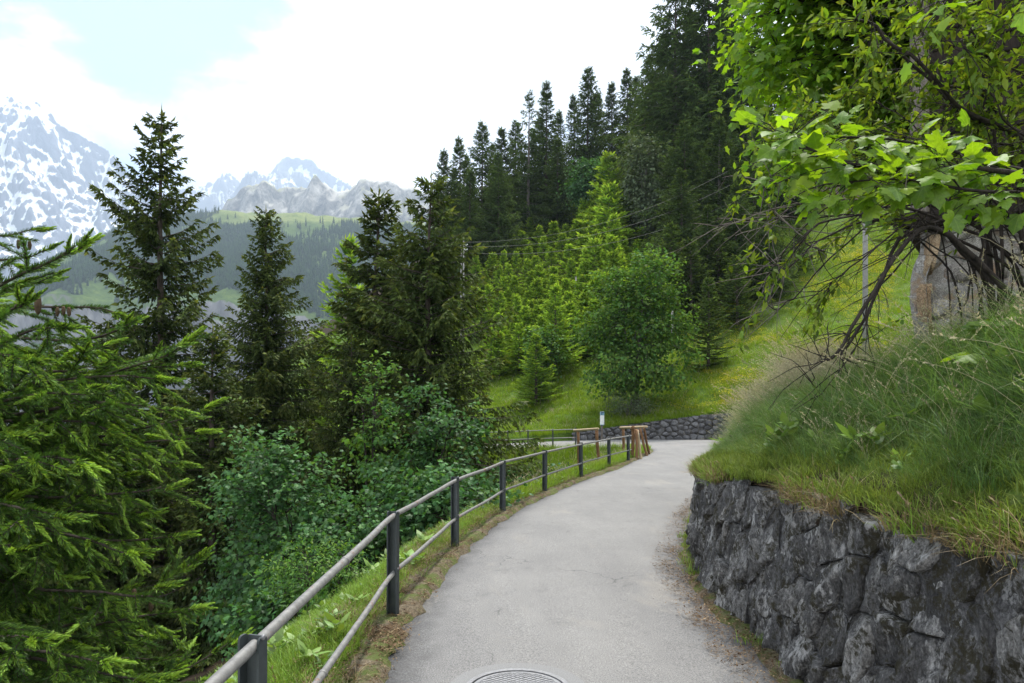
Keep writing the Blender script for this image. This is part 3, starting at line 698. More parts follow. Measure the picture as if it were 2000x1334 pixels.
arc = np.concatenate([[0], np.cumsum(np.linalg.norm(np.diff(OU_, axis=0), axis=1))])
TN = unit(np.gradient(OU_, axis=0)); ON = np.column_stack([-TN[:, 1], TN[:, 0]])      # towards the road
def wall_frame(lean):
    def f(s, h, d):
        x = np.interp(s, arc, OU_[:, 0]); y = np.interp(s, arc, OU_[:, 1]); nx = np.interp(s, arc, ON[:, 0]); ny = np.interp(s, arc, ON[:, 1])
        k = d - lean * h
        return np.column_stack([x + nx * k, y + ny * k, road_z(x, y) + h])
    return f
def s_at(x, y): return arc[((OU_ - (x, y)) ** 2).sum(1).argmin()]
Hs = lambda s: np.interp(s, arc, HO_)

def stone_wall(label, s0, s1, rx, ry, nmax, gap, dep, npt, rings, mstone, mmortar, lean, sd, rough, dens, core=-.015):
    rs = np.random.default_rng(sd); fr = wall_frame(lean)
    t = thing('stone_wall', label, 'wall', fr(np.array([(s0 + s1) / 2]), np.array([0.]), np.array([0.]))[0])
    org = np.array(t.location)
    S, U = np.meshgrid(np.linspace(s0, s1, int((s1 - s0) * dens)), np.concatenate([np.linspace(-.06, 1, 26)]))
    Hh = Hs(S) * U - .02 * (U > .97); D = core + fbm(S * 3.5, Hh * 3.5, 0, sd, 5, .6) * .034
    V = fr(S.ravel(), Hh.ravel(), D.ravel()); ny, nx = S.shape
    S2 = np.repeat(S[-1][None], 2, 0); V2 = fr(np.r_[S[-1], S[-1]], np.r_[Hs(S[-1]) - .02, Hs(S[-1]) - .10], np.r_[np.full(nx, -.25), np.full(nx, -.7)])
    V = np.vstack([V, V2]); ny += 2
    i, j = np.meshgrid(np.arange(nx - 1), np.arange(ny - 1)); b0 = j * nx + i
    MB().add(V - org, np.stack([b0, b0 + 1, b0 + nx + 1, b0 + nx], -1).reshape(-1, 4)).obj('mortar', mmortar, t, True)
    pts = darts(nmax, s0, s1, .03, lambda x: Hs(x) - .04, rx, ry, rs)
    sh = .32 if rx < ry else 0.0                                           # strata lean over a little
    for k, poly in enumerate(cells([(p_[0] + sh * p_[1], p_[1]) for p_ in pts], (s0 - .5, s1 + 1, -.05, 3), rx / ry)):
        if poly is None: continue
        poly = poly.copy(); poly[:, 0] -= sh * poly[:, 1]
        hm = float(Hs(np.clip(poly[:, 0].mean(), s0, s1))) + rs.uniform(-.05, .05)
        P = [q for q in poly]
        P = clip_poly(P, np.array([0., 1.]), hm)
        P = clip_poly(P, np.array([1., 0.]), s1 + .1) if len(P) > 2 else P
        P = clip_poly(P, np.array([-1., 0.]), -s0 + .1) if len(P) > 2 else P
        if len(P) < 3: continue
        P = np.array(P); ext = np.ptp(P, axis=0)
        if ext.min() < .05: continue
        m, o = stone_piece(P, fr, mstone, gap * rs.uniform(.7, 1.4), dep * rs.uniform(.45, 1.35), npt, rings, sd * 1000 + k, rough)
        m.obj('stone', mstone, t, True, tuple(o - org))
    return t
RING = [(1.0, -2.2), (1.0, -.15), (.965, .6), (.88, .9), (.72, 1.0), (.52, 1.0), (.30, 1.02), (.13, 1.0)]
stone_wall('dark rough limestone retaining wall beside the road under the tall grass', s_at(1.8, 1.0), s_at(5.4, 17.2), .245, .30, 299, .007, .013, 26, RING, M['limestone'], M['wall_mortar'], .10, 5, .048, 26, -.022)
stone_wall('low grey stone wall along the outside of the road bend below the meadow', s_at(9.2, 29), s_at(3.6, 39.4), .36, .27, 299, .020, .06, 9, [(1.0, -1.2), (1.0, .1), (.82, .8), (.45, 1.0)], M['far_wall_stone'], M['wall_mortar'], .08, 6, .02, 6)

# turf lip of the bank over the near wall
n0, n1 = np.searchsorted(arc, s_at(1.8, .6)), np.searchsorted(arc, s_at(9.5, 30))
seg = OU_[n0:n1]; nn = ON[n0:n1]; tt = np.array([.045, .07, .11, .17, .26, .4, .6, .85, 1.15, 1.5])
ll = np.arange(n0, n1); tj = tt[None] + (fbm(ll * .35, ll * 0, 0, 77, 3) * .05)[:, None] * np.array([1, 1, .8, .6, .3, 0, 0, 0, 0, 0])
Pb = seg[:, None] - nn[:, None] * (tj + .10 * HO_[n0:n1, None])[..., None]
zb = land(Pb[..., 0], Pb[..., 1])[0]
hb = HO_[n0:n1, None] + road_z(Pb[..., 0], Pb[..., 1])
zb = np.maximum(zb, hb - .0) + .014; zb[:, 0] = hb[:, 0] - .16; zb[:, 1] = hb[:, 1] - .04; zb[:, -1] -= .05
zb = zb + fbm(Pb[..., 0] * 5, Pb[..., 1] * 5, 0, 78, 3) * .025
nc = len(tt); i, j = np.meshgrid(np.arange(nc - 1), np.arange(len(seg) - 1)); b0 = j * nc + i
bank = MB().add(np.concatenate([Pb, zb[..., None]], -1).reshape(-1, 3), np.stack([b0, b0 + nc, b0 + nc + 1, b0 + 1], -1).reshape(-1, 4), np.tile(np.array([.2, .3, .42, .5, .7, 1, 1, 1, 1, 1]), len(seg))).obj('bank_terrain', M['ground'], smooth_=True); bank['kind'] = 'structure'

# ------------------------------------------------------------------ the old hut on the bank
HC = np.array([5.42, 9.05]); HA = unit(np.array([.80, -.60])); HB = unit(np.array([.60, .80]))        # corner, two wall directions
hz0 = land_z(*HC) - .5
hut = thing('hut', 'old hut with a rough stone base and dark timber upper wall on the bank', 'hut', (HC[0], HC[1], hz0))
def hut_frame(dirv, nrm, bulge):
    def f(s, h, d):
        k = d - .035 * h + bulge * np.sin(np.clip(h / 2.4, 0, 1) * np.pi) + fbm(s * .9, h * .9, 0, 37, 3) * .09 - .10 * np.exp(-np.maximum(s, 0) / .22)
        P = HC[None] + dirv[None] * (s + fbm(h * 1.5, 0, 0, 38, 3) * .10 * np.exp(-np.maximum(s, 0) / .5))[:, None] + nrm[None] * k[:, None] - HC
        return np.column_stack([P, h])
    return f
SH = 4.2 - hz0
for dirv, nrm, wd, sd in ((HA, -HB, 4.2, 31), (HB, -HA, 4.0, 32)):
    fr = hut_frame(dirv, nrm, .06); rs = np.random.default_rng(sd)
    S, Hh = np.meshgrid(np.linspace(-.02, wd, 70), np.linspace(-.5, SH, 46)); D = -.01 + fbm(S * 2.6, Hh * 2.6, 0, sd, 5, .6) * .035
    V = fr(S.ravel(), Hh.ravel(), D.ravel()); ny, nx = S.shape; i, j = np.meshgrid(np.arange(nx - 1), np.arange(ny - 1)); b0 = j * nx + i
    q = np.stack([b0, b0 + 1, b0 + nx + 1, b0 + nx], -1).reshape(-1, 4)
    MB().add(V, q if sd == 31 else q[:, ::-1]).obj('plaster', M['hut_mortar'], hut, True)
    pts = darts(150 if sd == 31 else 40, 0, wd, -.2, lambda x: SH - .05, .28, .20, rs)
    for k, poly in enumerate(cells([p_[:2] for p_ in pts], (-.03, wd, -.4, SH), 1.35)):
        if poly is None or np.ptp(poly, axis=0).min() < .08 or rs.random() < .22: continue
        m, o = stone_piece(poly, fr, None, .030 * rs.uniform(.7, 1.8), .055 * rs.uniform(.3, 1.5), 12, [(1.0, -1.2), (1.0, .15), (.82, .8), (.45, 1.0)], sd * 1000 + k, .03)
        m.obj('stone', M['warm_stone'] if rs.random() < .2 else M['hut_stone'], hut, True, tuple(o))
# timber storey: boards, corner post, floor beam, eave
for k in range(15):
    h = SH + .10 + k * .235
    for dirv, nrm, wd in ((HA, -HB, 4.2), (HB, -HA, 4.0)):
        c2 = dirv * wd / 2 + nrm * (.04 + .006 * (k % 3)); V, fs = box((0, 0, 0), (wd - .02, .06, .22), math.atan2(dirv[1], dirv[0]), .012)
        MB().add(V, fs).obj('plank', M['dark_timber'], hut, False, (c2[0], c2[1], h + .11))
V, fs = box((0, 0, 0), (.22, .22, 3.7), math.atan2(HA[1], HA[0]), .02); MB().add(V, fs).obj('corner_post', M['grey_timber'], hut, False, (-.02, -.02, SH + 1.85))
for dirv, nrm, wd in ((HA, -HB, 4.6), (HB, -HA, 4.4)):
    c2 = dirv * (wd / 2 - .3) + nrm * .10; V, fs = box((0, 0, 0), (wd, .20, .18), math.atan2(dirv[1], dirv[0]), .02); MB().add(V, fs).obj('beam', M['dark_timber'], hut, False, (c2[0], c2[1], SH + .02))
rc = HA * 1.7 + HB * 1.9; m = MB()
rz_ = math.atan2(HA[1], HA[0])
V, fs = box((0, 0, 0), (6.6, 6.0, .14), rz_, .02); V[:, 2] += ((V[:, :2] @ HB) + 3) * .30; m.add(V, fs)
roof = m.obj('roof', M['dark_timber'], hut, False, (rc[0], rc[1], SH + 3.45))
for k in range(7):
    a = -2.9 + k * .95; V, fs = box((0, 0, 0), (.12, 5.8, .16), rz_, .01); V[:, 2] += ((V[:, :2] @ HB) + 3) * .30
    MB().add(V, fs).obj('rafter', M['dark_timber'], roof, False, (HA[0] * a, HA[1] * a, -.16))

def boulder(label, loc, size, mat_, sd, cat='rock'):
    n, mm = 18, 11; th = np.linspace(0, np.pi, mm)[:, None]; ph = np.linspace(0, 2 * np.pi, n, endpoint=False)[None]
    D = np.stack([np.sin(th) * np.cos(ph), np.sin(th) * np.sin(ph), np.cos(th) * np.ones_like(ph)], -1).reshape(-1, 3)
    r = 1 + fbm(D[:, 0] * 1.3, D[:, 1] * 1.3, D[:, 2] * 1.3 + sd, sd, 4) * .28
    V = np.sign(D) * np.abs(D) ** .8 * r[:, None] * np.asarray(size) / 2
    i, j = np.meshgrid(np.arange(n), np.arange(mm - 1)); k = (i + 1) % n
    o = MB().add(V, np.stack([j * n + i, (j + 1) * n + i, (j + 1) * n + k, j * n + k], -1).reshape(-1, 4)).obj('rock', mat_, None, True, tuple(loc)); tag(o, label, cat); return o
for lab, (x, y, Y), sz, mt, sd in (('large tan rock lying at the foot of the hut wall', (1992, 700, 6.6), (.62, .45, .36), 'warm_stone', 1), ('grey rock half sunk in the grass below the tan rock', (1990, 745, 6.2), (.5, .4, .3), 'hut_stone', 2),
                                ('small pale rock beneath the hut corner among grass stems', (1905, 735, 7.2), (.34, .3, .22), 'hut_stone', 3)):
    q = px(x, y, Y); boulder(lab, (q[0], q[1], max(q[2], land_z(q[0], q[1]) + .05)), sz, M[mt], sd)
# ------------------------------------------------------------------ steel railing on the valley side
PX = [(-.95, -.65), (-.965, 2.57), (-.985, 5.7), (-.70, 8.5), (-.145, 11.4), (.69, 14.2), (1.76, 17.3), (2.90, 20.3), (3.88, 22.7)]
rail = thing('railing', 'steel railing of dark posts and two galvanised pipes along the near road', 'railing', (0, 5, 0))
def post_mesh(h, wd=.092, dp=.050, t=.009):
    """channel section: web and two flanges with rounded upper corners"""
    m = MB()
    def plate(c, sx, sy, h, rnd):
        n = 5; a = np.linspace(0, np.pi / 2, n); r = rnd
        prof = [(-1, -.35)] if False else []
        w2 = max(sx, sy) / 2
        out = [(-w2, -.35), (w2, -.35)] + [(w2 - r + r * math.cos(q), h - r + r * math.sin(q)) for q in a] + [(-w2 + r - r * math.sin(q), h - r + r * math.cos(q)) for q in a]
        k = len(out); th = min(sx, sy) / 2
        V = []
        for sgn in (-1, 1):
            for u, z in out: V.append((u + c[0], sgn * th + c[1], z) if sx > sy else (sgn * th + c[0], u + c[1], z))
        j = np.arange(k); q = (j + 1) % k
        f = [np.stack([j, q, q + k, j + k], -1), np.array([list(range(k))[::-1], list(range(k, 2 * k))])]
        m.add(np.array(V), f)
    plate((0, 0), wd - 2 * t - .001, t, h - .004, .006)
    plate((-wd / 2 + t / 2, -dp / 2 + t / 2), t, dp, h, .018)
    plate((wd / 2 - t / 2, -dp / 2 + t / 2), t, dp, h, .018)
    return m.mesh('post', M['post_paint'])
M['bolt'] = M['iron']
pm = post_mesh(.905)
pp = np.array(PX)
for k, (x, y) in enumerate(PX):
    d = pp[min(k + 1, len(pp) - 1)] - pp[max(k - 1, 0)]
    o = put('post', pm, rail, (x, y - 5, random.uniform(-.008, .008)), (random.uniform(-.012, .012), random.uniform(-.014, .014), math.atan2(d[1], d[0]) - math.pi / 2 - .30))
    for zb in (.860, .385):
        for sx in (-1, 1):
            V, fs = tube(np.array([[sx * .0465, -.025, zb + .045 * sx], [sx * .0535, -.025, zb + .045 * sx], [sx * .0560, -.025, zb + .045 * sx]]), [.011, .011, .006], 6); MB().add(V, fs).obj('bolt', M['bolt'], o, True)
def rail_path(z, ext=True):
    P = [(x, y, z) for x, y in PX]; Q = []
    for a, b in zip(P, P[1:]):
        a, b = np.array(a), np.array(b)
        Q += [a, a + (b - a) * .34, a + (b - a) * .67]
    Q.append(np.array(P[-1])); e = np.array(P[-1]) + (np.array(P[-1]) - np.array(P[-2])) * .14; Q.append(e)
    Q = catmull(np.array(Q), 110); Q[:, 2] += fbm(np.arange(110) * .17, 0, 0, 12, 3) * .004
    return Q
for z, r, nm in ((.860, .0225, 'handrail'), (.385, .0195, 'knee_rail')):
    Q = rail_path(z); Q[:, 1] -= .024; V, fs = tube(Q, r, 14); o = MB().add(V - (0, 5, 0), fs).obj(nm, M['pipe'], rail, True)
    for yy in ((3.95, 10.2) if nm == 'handrail' else (3.45, 7.1, 12.6)):
        k = np.abs(Q[:, 1] - yy).argmin(); dq = unit(Q[k + 1] - Q[k - 1])
        V, fs = tube(np.array([Q[k] - dq * .016, Q[k] - dq * .012, Q[k] + dq * .012, Q[k] + dq * .016]), [r * 1.02, r * 1.20, r * 1.20, r * 1.02], 14); MB().add(V - (0, 5, 0), fs).obj('collar', M['pipe'], o, True)

# the second railing, on the lower leg of the road beyond the bend
rail2 = thing('railing', 'thin dark railing on the road leg beyond the gully', 'railing', (0, 31.8, -.3))
fp = [(-9.3, 31.9), (-6.2, 32.0), (-3.1, 32.0), (-.2, 32.0), (.75, 31.9), (1.9, 31.75), (2.95, 31.6)]
for x, y in fp:
    V, fs = box((0, 0, 0), (.07, .05, 1.0), 0, .008); MB().add(V, fs).obj('post', M['post_paint'], rail2, False, (x, y - 31.8, road_z(x, y) + .3 + .42))
for z, nm in ((.86, 'handrail'), (.48, 'knee_rail')):
    Q = catmull(np.array([(x, y - .03, float(road_z(x, y)) + z) for x, y in fp]), 40); V, fs = tube(Q, .022, 8); MB().add(V - (0, 31.8, -.3), fs).obj(nm, M['pipe'], rail2, True)

# ------------------------------------------------------------------ wooden barriers at the bend
def pole_between(a, b, r0, r1, mat_, parent, name, org, sides=9):
    a, b = np.asarray(a, float), np.asarray(b, float); u = np.linspace(0, 1, 7)[:, None]
    Q = a + (b - a) * u + np.column_stack([fbm(u[:, 0] * 2 + a[0], 1, 0, 21, 2), fbm(u[:, 0] * 2 + a[0], 5, 0, 22, 2), u[:, 0] * 0]) * .02
    V, fs = tube(Q, np.linspace(r0, r1, 7), sides); mid = (a + b) / 2
    o = MB().add(V - mid, fs).obj(name, mat_, parent, True, tuple(mid - org)); return o
def foot(x, Y): q = px(x, 0, Y)[:2]; return np.array([q[0], q[1], land_z(*q) - .15])
b1 = thing('wooden_barrier', 'brown wooden barrier with one crossbar left of the white sign', 'barrier', tuple(px(1145, 870, 29.0))); o_ = np.array(b1.location)
pole_between(px(1120, 841, 29.3), px(1169, 837.5, 28.2), .055, .05, M['pale_wood'], b1, 'crossbar', o_)
pole_between(px(1128, 843, 29.1), foot(1133, 29.1), .06, .06, M['brown_wood'], b1, 'post', o_)
pole_between(px(1165, 840, 28.3), foot(1172, 28.3), .07, .065, M['brown_wood'], b1, 'post', o_)
b2 = thing('wooden_barrier', 'wooden barrier with a pale crossbar and splayed posts at the road bend', 'barrier', tuple(px(1242, 890, 25.5))); o_ = np.array(b2.location)
pole_between(px(1212, 835.5, 27.8), px(1263, 833.5, 25.6), .05, .045, M['pale_wood'], b2, 'crossbar', o_)
pole_between(px(1217, 838, 27.6), foot(1219, 27.6), .055, .06, M['brown_wood'], b2, 'post', o_)
pole_between(px(1250, 837, 25.9), foot(1265, 25.7), .05, .048, M['brown_wood'], b2, 'post', o_)
pole_between(px(1258, 837, 25.7), foot(1269, 26.8), .046, .046, M['brown_wood'], b2, 'post', o_)
b3 = thing('wooden_barrier', 'foremost wooden post trestle where the steel railing ends', 'barrier', tuple(px(1240, 890, 24.2))); o_ = np.array(b3.location)
pole_between(px(1237, 835, 23.9), px(1233, 838, 26.6), .066, .06, M['brown_wood'], b3, 'crossbar', o_)
pole_between(px(1237, 838, 24.1), foot(1235, 24.3), .066, .06, M['brown_wood'], b3, 'post', o_)
pole_between(px(1243, 838, 23.95), foot(1244, 23.8), .05, .05, M['brown_wood'], b3, 'post', o_)
pole_between(px(1245, 840, 24.2), foot(1253, 24.0), .045, .05, M['pale_wood'], b3, 'brace', o_)
wf = thing('wire_fence', 'faint wire mesh strung between the wooden barriers', 'fence', tuple(px(1195, 880, 28))); o_ = np.array(wf.location); m = MB()
A0, A1 = px(1172, 856, 28.3), px(1217, 851, 27.7)
for k in range(15):
    t_ = (k + .5) / 15; a = A0 + (A1 - A0) * t_; V, fs = tube(np.array([a, a - (0, 0, .62)]), .004, 3); m.add(V - o_, fs)
for z in (0, .2, .4, .6): V, fs = tube(np.array([A0 - (0, 0, z), A1 - (0, 0, z)]), .004, 3); m.add(V - o_, fs)
mo = m.obj('wire_mesh', M['cable'], wf); mo['kind'] = 'stuff'

# ------------------------------------------------------------------ sign, poles and cables
q = px(1176, 860, 38.9); zg = land_z(q[0], q[1])
sg = thing('sign', 'narrow white sign panel with a blue top on a wooden post by the bend', 'sign', (q[0], q[1], zg), None, .25)
zt = px(0, 804, 38.9)[2] - zg; zb_ = px(0, 830.5, 38.9)[2] - zg
V, fs = box((0, 0, 0), (.11, .07, zt), 0, .01); MB().add(V, fs).obj('post', M['grey_timber'], sg, False, (0, .05, zt / 2 - .06))
V, fs = box((0, 0, 0), (.25, .022, zt - zb_), 0, .006); MB().add(V, fs).obj('panel', M['sign_white'], sg, False, (0, 0, (zt + zb_) / 2))
V, fs = box((0, 0, 0), (.246, .006, .20), 0, .002); MB().add(V, fs).obj('header', M['sign_blue'], sg, False, (0, -.0142, zt - .105))
V, fs = box((0, 0, 0), (.16, .004, .055), .0, .001); MB().add(V, fs).obj('emblem', M['sign_dark'], sg, False, (.01, -.0192, zt - .065))
V, fs = box((0, 0, 0), (.07, .004, .06), .0, .001); MB().add(V, fs).obj('emblem', M['sign_dark'], sg, False, (-.03, -.0192, zt - .145))
V, fs = box((0, 0, 0), (.246, .006, .03), 0, .002); MB().add(V, fs).obj('footer', M['sign_blue'], sg, False, (0, -.0142, zb_ + .02))

def utility_pole(label, x, ytop, Y, r, ybase=None, insul=0):
    a = px(x, ytop, Y); zg = land_z(a[0], a[1]) - .4
    t = thing('utility_pole', label, 'pole', (a[0], a[1], zg)); h = a[2] - zg
    V, fs = tube(np.array([[0, 0, 0], [0, 0, h * .5], [.0, 0, h]]), [r, r * .9, r * .78], 12); MB().add(V, fs).obj('shaft', M['pole'], t, True)
    V, fs = tube(np.array([[0, 0, h], [0, 0, h + .04]]), [r * .85, r * .5], 12); MB().add(V, fs).obj('cap', M['post_edge'], t, True)
    for k in range(insul):
        V, fs = tube(np.array([[r, 0, 0], [r + .22, 0, .02], [r + .24, 0, .10]]), [.025, .025, .05], 7); MB().add(V, fs).obj('insulator', M['sign_white'], t, True, (0, 0, h - .35 - .4 * k))
    return a
pA = utility_pole('left one of two slim grey poles behind the spruce tops', 900.5, 471, 58, .075, None, 2)
pB = utility_pole('right one of two slim grey poles behind the spruce tops', 905.5, 471, 58, .075, None, 2)
pC = utility_pole('pale grey pole on the meadow behind the arching branches', 1690, 330, 33, .135, None, 0)
for x, yt, Y, lab in ((1072.5, 518, 75, 'short grey post in the young spruces, farther left'), (1125, 541, 67, 'short grey post rising beside the sycamore crown'), (1313, 600, 52, 'short grey post just right of the sycamore crown')):
    a = px(x, yt, Y); t = thing('post', lab, 'post', (a[0], a[1], land_z(a[0], a[1]) - .3)); h = a[2] - t.location.z
    V, fs = tube(np.array([[0, 0, 0], [0, 0, h]]), [.085, .08], 8); MB().add(V, fs).obj('shaft', M['pole'], t, True)
    V, fs = tube(np.array([[0, 0, h], [0, 0, h + .05]]), [.1, .03], 8); MB().add(V, fs).obj('cap', M['pole'], t, True)
def cable(label, a, b, sag, r=.010):
    u = np.linspace(0, 1, 30)[:, None]; Q = np.asarray(a) + (np.asarray(b) - np.asarray(a)) * u; Q[:, 2] -= sag * 4 * (u * (1 - u))[:, 0]
    V, fs = tube(Q, r, 4); tag(MB().add(V, fs).obj('cable', M['cable']), label, 'cable')
cable('upper cable running from the twin poles towards the forest', px(906, 473, 58), px(1420, 335, 62), 1.6)
cable('middle cable running from the twin poles towards the forest', px(906, 481, 58), px(1425, 362, 62), 1.6)
cable('lowest cable running from the twin poles towards the forest', px(906, 493, 58), px(1430, 395, 62), 1.6)

# ------------------------------------------------------------------ manhole cover in the asphalt
MC = np.array([.035, 4.215]); mh = thing('manhole_cover', 'round iron manhole cover with lattice relief set in the road', 'manhole cover', (MC[0], MC[1], .012))
def disc(r0, r1, z0, z1, n=56):
    a = np.arange(n) * 2 * np.pi / n; c = np.column_stack([np.cos(a), np.sin(a)])
    V = np.vstack([np.column_stack([c * r1, np.full(n, z0)]), np.column_stack([c * (r1 - .003), np.full(n, z1)]), np.column_stack([c * r0, np.full(n, z1)]), np.column_stack([c * r0, np.full(n, z0)])])
    j = np.arange(n); k = (j + 1) % n
    return V, [np.vstack([np.stack([a_ * n + j, a_ * n + k, b_ * n + k, b_ * n + j], -1) for a_, b_ in ((0, 1), (1, 2), (2, 3))])]
V, fs = disc(.305, .34, -.03, .010); MB().add(V, fs).obj('frame_ring', M['iron'], mh)
V, fs = disc(.002, .300, -.03, .004); MB().add(V, fs).obj('lid', M['iron'], mh)
V, fs = disc(.268, .280, .0, .008); m = MB().add(V, fs)
for a in (R(35), R(-35)):
    d = np.array([math.cos(a), math.sin(a)]); nn_ = np.array([-d[1], d[0]])
    for k in np.arange(-.255, .256, .030):
        L_ = math.sqrt(max(0, .268 ** 2 - k * k)); V, fs = box((nn_[0] * k, nn_[1] * k, .0052 + (.0006 if a > 0 else 0)), (2 * L_, .008, .0045), a); m.add(V, fs)
m.obj('lattice', M['iron'], mh)['kind'] = 'stuff'
s = Mat('patch_asphalt'); n = s.noise(s.pos(), 200, 2, .7); V, fs = disc(.34, .44, -.03, .0085)
MB().add(V, fs).obj('asphalt_collar', s.principled(s.ramp(n, [(.3, .10), (.7, .27)]), .9, 0, s.bump(n, .4, .005)), mh)
# ------------------------------------------------------------------ foliage builders
def diamonds(B, D, L, Wd, tint0, tint1, m, roll=None):
    """narrow four-cornered sprays from base points B along unit D"""
    n = len(B)
    if n == 0: return
    D = unit(D); up = np.tile([0, 0, 1.0], (n, 1)); S = np.cross(D, up); bad = np.linalg.norm(S, axis=1) < .05; S[bad] = [1, 0, 0]; S = unit(S)
    if roll is None: roll = rng.normal(size=n) * .7
    N = np.cross(S, D); S = S * np.cos(roll)[:, None] + N * np.sin(roll)[:, None]; N2 = np.cross(S, D)
    L = np.broadcast_to(L, (n,))[:, None]; Wd = np.broadcast_to(Wd, (n,))[:, None]
    sag = N2 * L * rng.normal(size=(n, 1)) * .06
    V = np.stack([B, B + D * L * .42 + S * Wd + sag, B + D * L, B + D * L * .42 - S * Wd + sag], 1)
    t0 = np.broadcast_to(tint0, (n,)); t1 = np.broadcast_to(tint1, (n,)); tm = (t0 + t1) / 2
    b = np.arange(n)[:, None] * 4
    m.add(V.reshape(-1, 3), np.concatenate([b + [0, 1, 2], b + [0, 2, 3]]), np.clip(np.stack([t0, tm, t1, tm], 1).ravel(), .001, 1))

def spruce(H, Rad, sd, style):
    """trunk, limbs and needle sprays of one spruce standing at its origin"""
    global rng
    keep = rng; rng = np.random.default_rng(sd); q = style
    tr, lb, nd = MB(), MB(), MB()
    zt = np.linspace(0, 1, 22); lean = np.column_stack([fbm(zt * 1.5, sd, 0, 1, 2), fbm(zt * 1.5, sd + 9, 0, 2, 2)]) * .012 * H * zt[:, None]
    Pt = np.column_stack([lean, zt * H]); V, fs = tube(Pt, (.0115 * H + .03) * (1 - zt) ** .85 + .012, 9); tr.add(V, fs)
    ax = lambda z: np.column_stack([np.interp(z, zt * H, lean[:, 0]), np.interp(z, zt * H, lean[:, 1])])
    z = q['base'] * H; zs = []
    while z < H * .985:
        for _ in range(rng.integers(q['per'][0], q['per'][1] + 1)): zs.append(z + rng.normal() * q['gapz'] * .22)
        z += q['gapz'] * (1.0 - .45 * z / H) * rng.uniform(.75, 1.3)
    az = rng.uniform(0, 2 * np.pi)
    lumps = rng.uniform(0, 2 * np.pi, 3)
    for k, zz in enumerate(zs):
        f = min(max(zz / H, 0), .985); az += 2.399 + rng.normal() * .35
        prof = min(1, (1 - f) ** q['pow'] * 1.06) * (min(1, .62 + f * 2.2) if q['base'] < .12 else 1)
        L = Rad * prof * rng.uniform(.66, 1.14) * (1 + .12 * math.sin(az + lumps[0]) + .10 * math.sin(7 * f * 2 + lumps[1])) + .12
        if rng.random() < q.get('miss', .06): continue
        e0 = R(q['e0'][0] + (q['e0'][1] - q['e0'][0]) * f + rng.normal() * 6)
        n = max(4, int(L / q['step'])); t = np.linspace(0, 1, n)
        rr = L * (t * math.cos(e0)); dz = L * (math.sin(e0) * t - q['droop'] * (1 - .6 * f) * t ** 1.6 + q['lift'] * t ** 3.2)
        d2 = np.array([math.cos(az), math.sin(az)]); side = np.array([-d2[1], d2[0]])
        wob = fbm(t * 2.2 + k, 0, 0, sd, 2) * .10 * L * t
        P = np.column_stack([ax(np.array([zz]))[0] + d2 * rr[:, None] + side * wob[:, None], zz + dz])
        if L > .5: V, fs = tube(P[::max(1, n // 6)], np.linspace(.006 * L + .010, .004, len(P[::max(1, n // 6)])), 4, False); lb.add(V, fs)
        T = unit(np.gradient(P, axis=0))
        i0 = max(1, int(n * q['bare'] * (1 - f)))
        # twigs left and right of the limb
        Bs, Ds, Ls, tt = [], [], [], []
        for i in range(i0, n):
            tl = (L * q['tw'] * (1 - .72 * t[i]) + q['tw0'] * (.40 + .60 * (1 - f))) * rng.uniform(.7, 1.25)
            for sg in (-1, 1):
                hang = q['hang'] * rng.uniform(.4, 1.5)
                v = unit(T[i] * rng.uniform(.55, 1.0) + np.append(side, 0) * sg * rng.uniform(.6, 1.1) + np.array([0, 0, -hang]))
                Bs.append(P[i]); Ds.append(v); Ls.append(tl); tt.append(t[i])
        Bs.append(P[-2]); Ds.append(T[-1]); Ls.append(q['tw0'] * 1.6 + .1); tt.append(1.0)
        Bs, Ds, Ls, tt = np.array(Bs), np.array(Ds), np.array(Ls), np.array(tt)
        ns = np.maximum(1, np.ceil(Ls / q['len']).astype(int)); rep = np.repeat(np.arange(len(Bs)), ns)
        kk = np.concatenate([np.arange(a) for a in ns]); u = kk / ns[rep]
        sagv = np.zeros((len(rep), 3)); sagv[:, 2] = -q['sag'] * (u * Ls[rep]) ** 1.5
        base = Bs[rep] + Ds[rep] * (u * Ls[rep])[:, None] + sagv
        dirs = Ds[rep].copy(); dirs[:, 2] -= q['sag'] * 1.2 * u * np.sqrt(Ls[rep]); dirs += rng.normal(size=dirs.shape) * .12
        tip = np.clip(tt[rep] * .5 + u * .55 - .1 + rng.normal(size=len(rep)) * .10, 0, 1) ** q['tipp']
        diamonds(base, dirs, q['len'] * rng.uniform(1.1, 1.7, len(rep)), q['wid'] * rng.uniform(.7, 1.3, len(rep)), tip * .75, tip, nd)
        for sg in (-1, 1):                                    # side needles sprays of each twig
            mk = rng.random(len(rep)) < q['sub']; b2 = base[mk]; dd = unit(dirs[mk]); sd3 = np.cross(dd, [0, 0, 1.0]) * sg
            v = dd * .7 + sd3 * .8; v[:, 2] -= q['hang'] * rng.uniform(.2, 1.3, mk.sum())
            diamonds(b2, v, q['len'] * rng.uniform(.7, 1.25, mk.sum()), q['wid'] * rng.uniform(.6, 1.1, mk.sum()), tip[mk] * .6, tip[mk] * .95, nd)
    # leader
    top = np.array([*lean[-1], H]); bb = np.tile(top, (14, 1)); bb[:, 2] -= rng.uniform(-.02, .6, 14) * min(1, H / 8); v = rand_dir(14) * .7; v[:, 2] = np.abs(v[:, 2]) + .35
    diamonds(bb, v, q['len'] * 1.0, q['wid'] * .8, .5, .9, nd); diamonds(top[None] - [0, 0, .3], np.array([[0, 0, 1.0]]), .3 + .02 * H, q['wid'] * .5, .6, 1., nd)
    rng = keep
    return tr, lb, nd

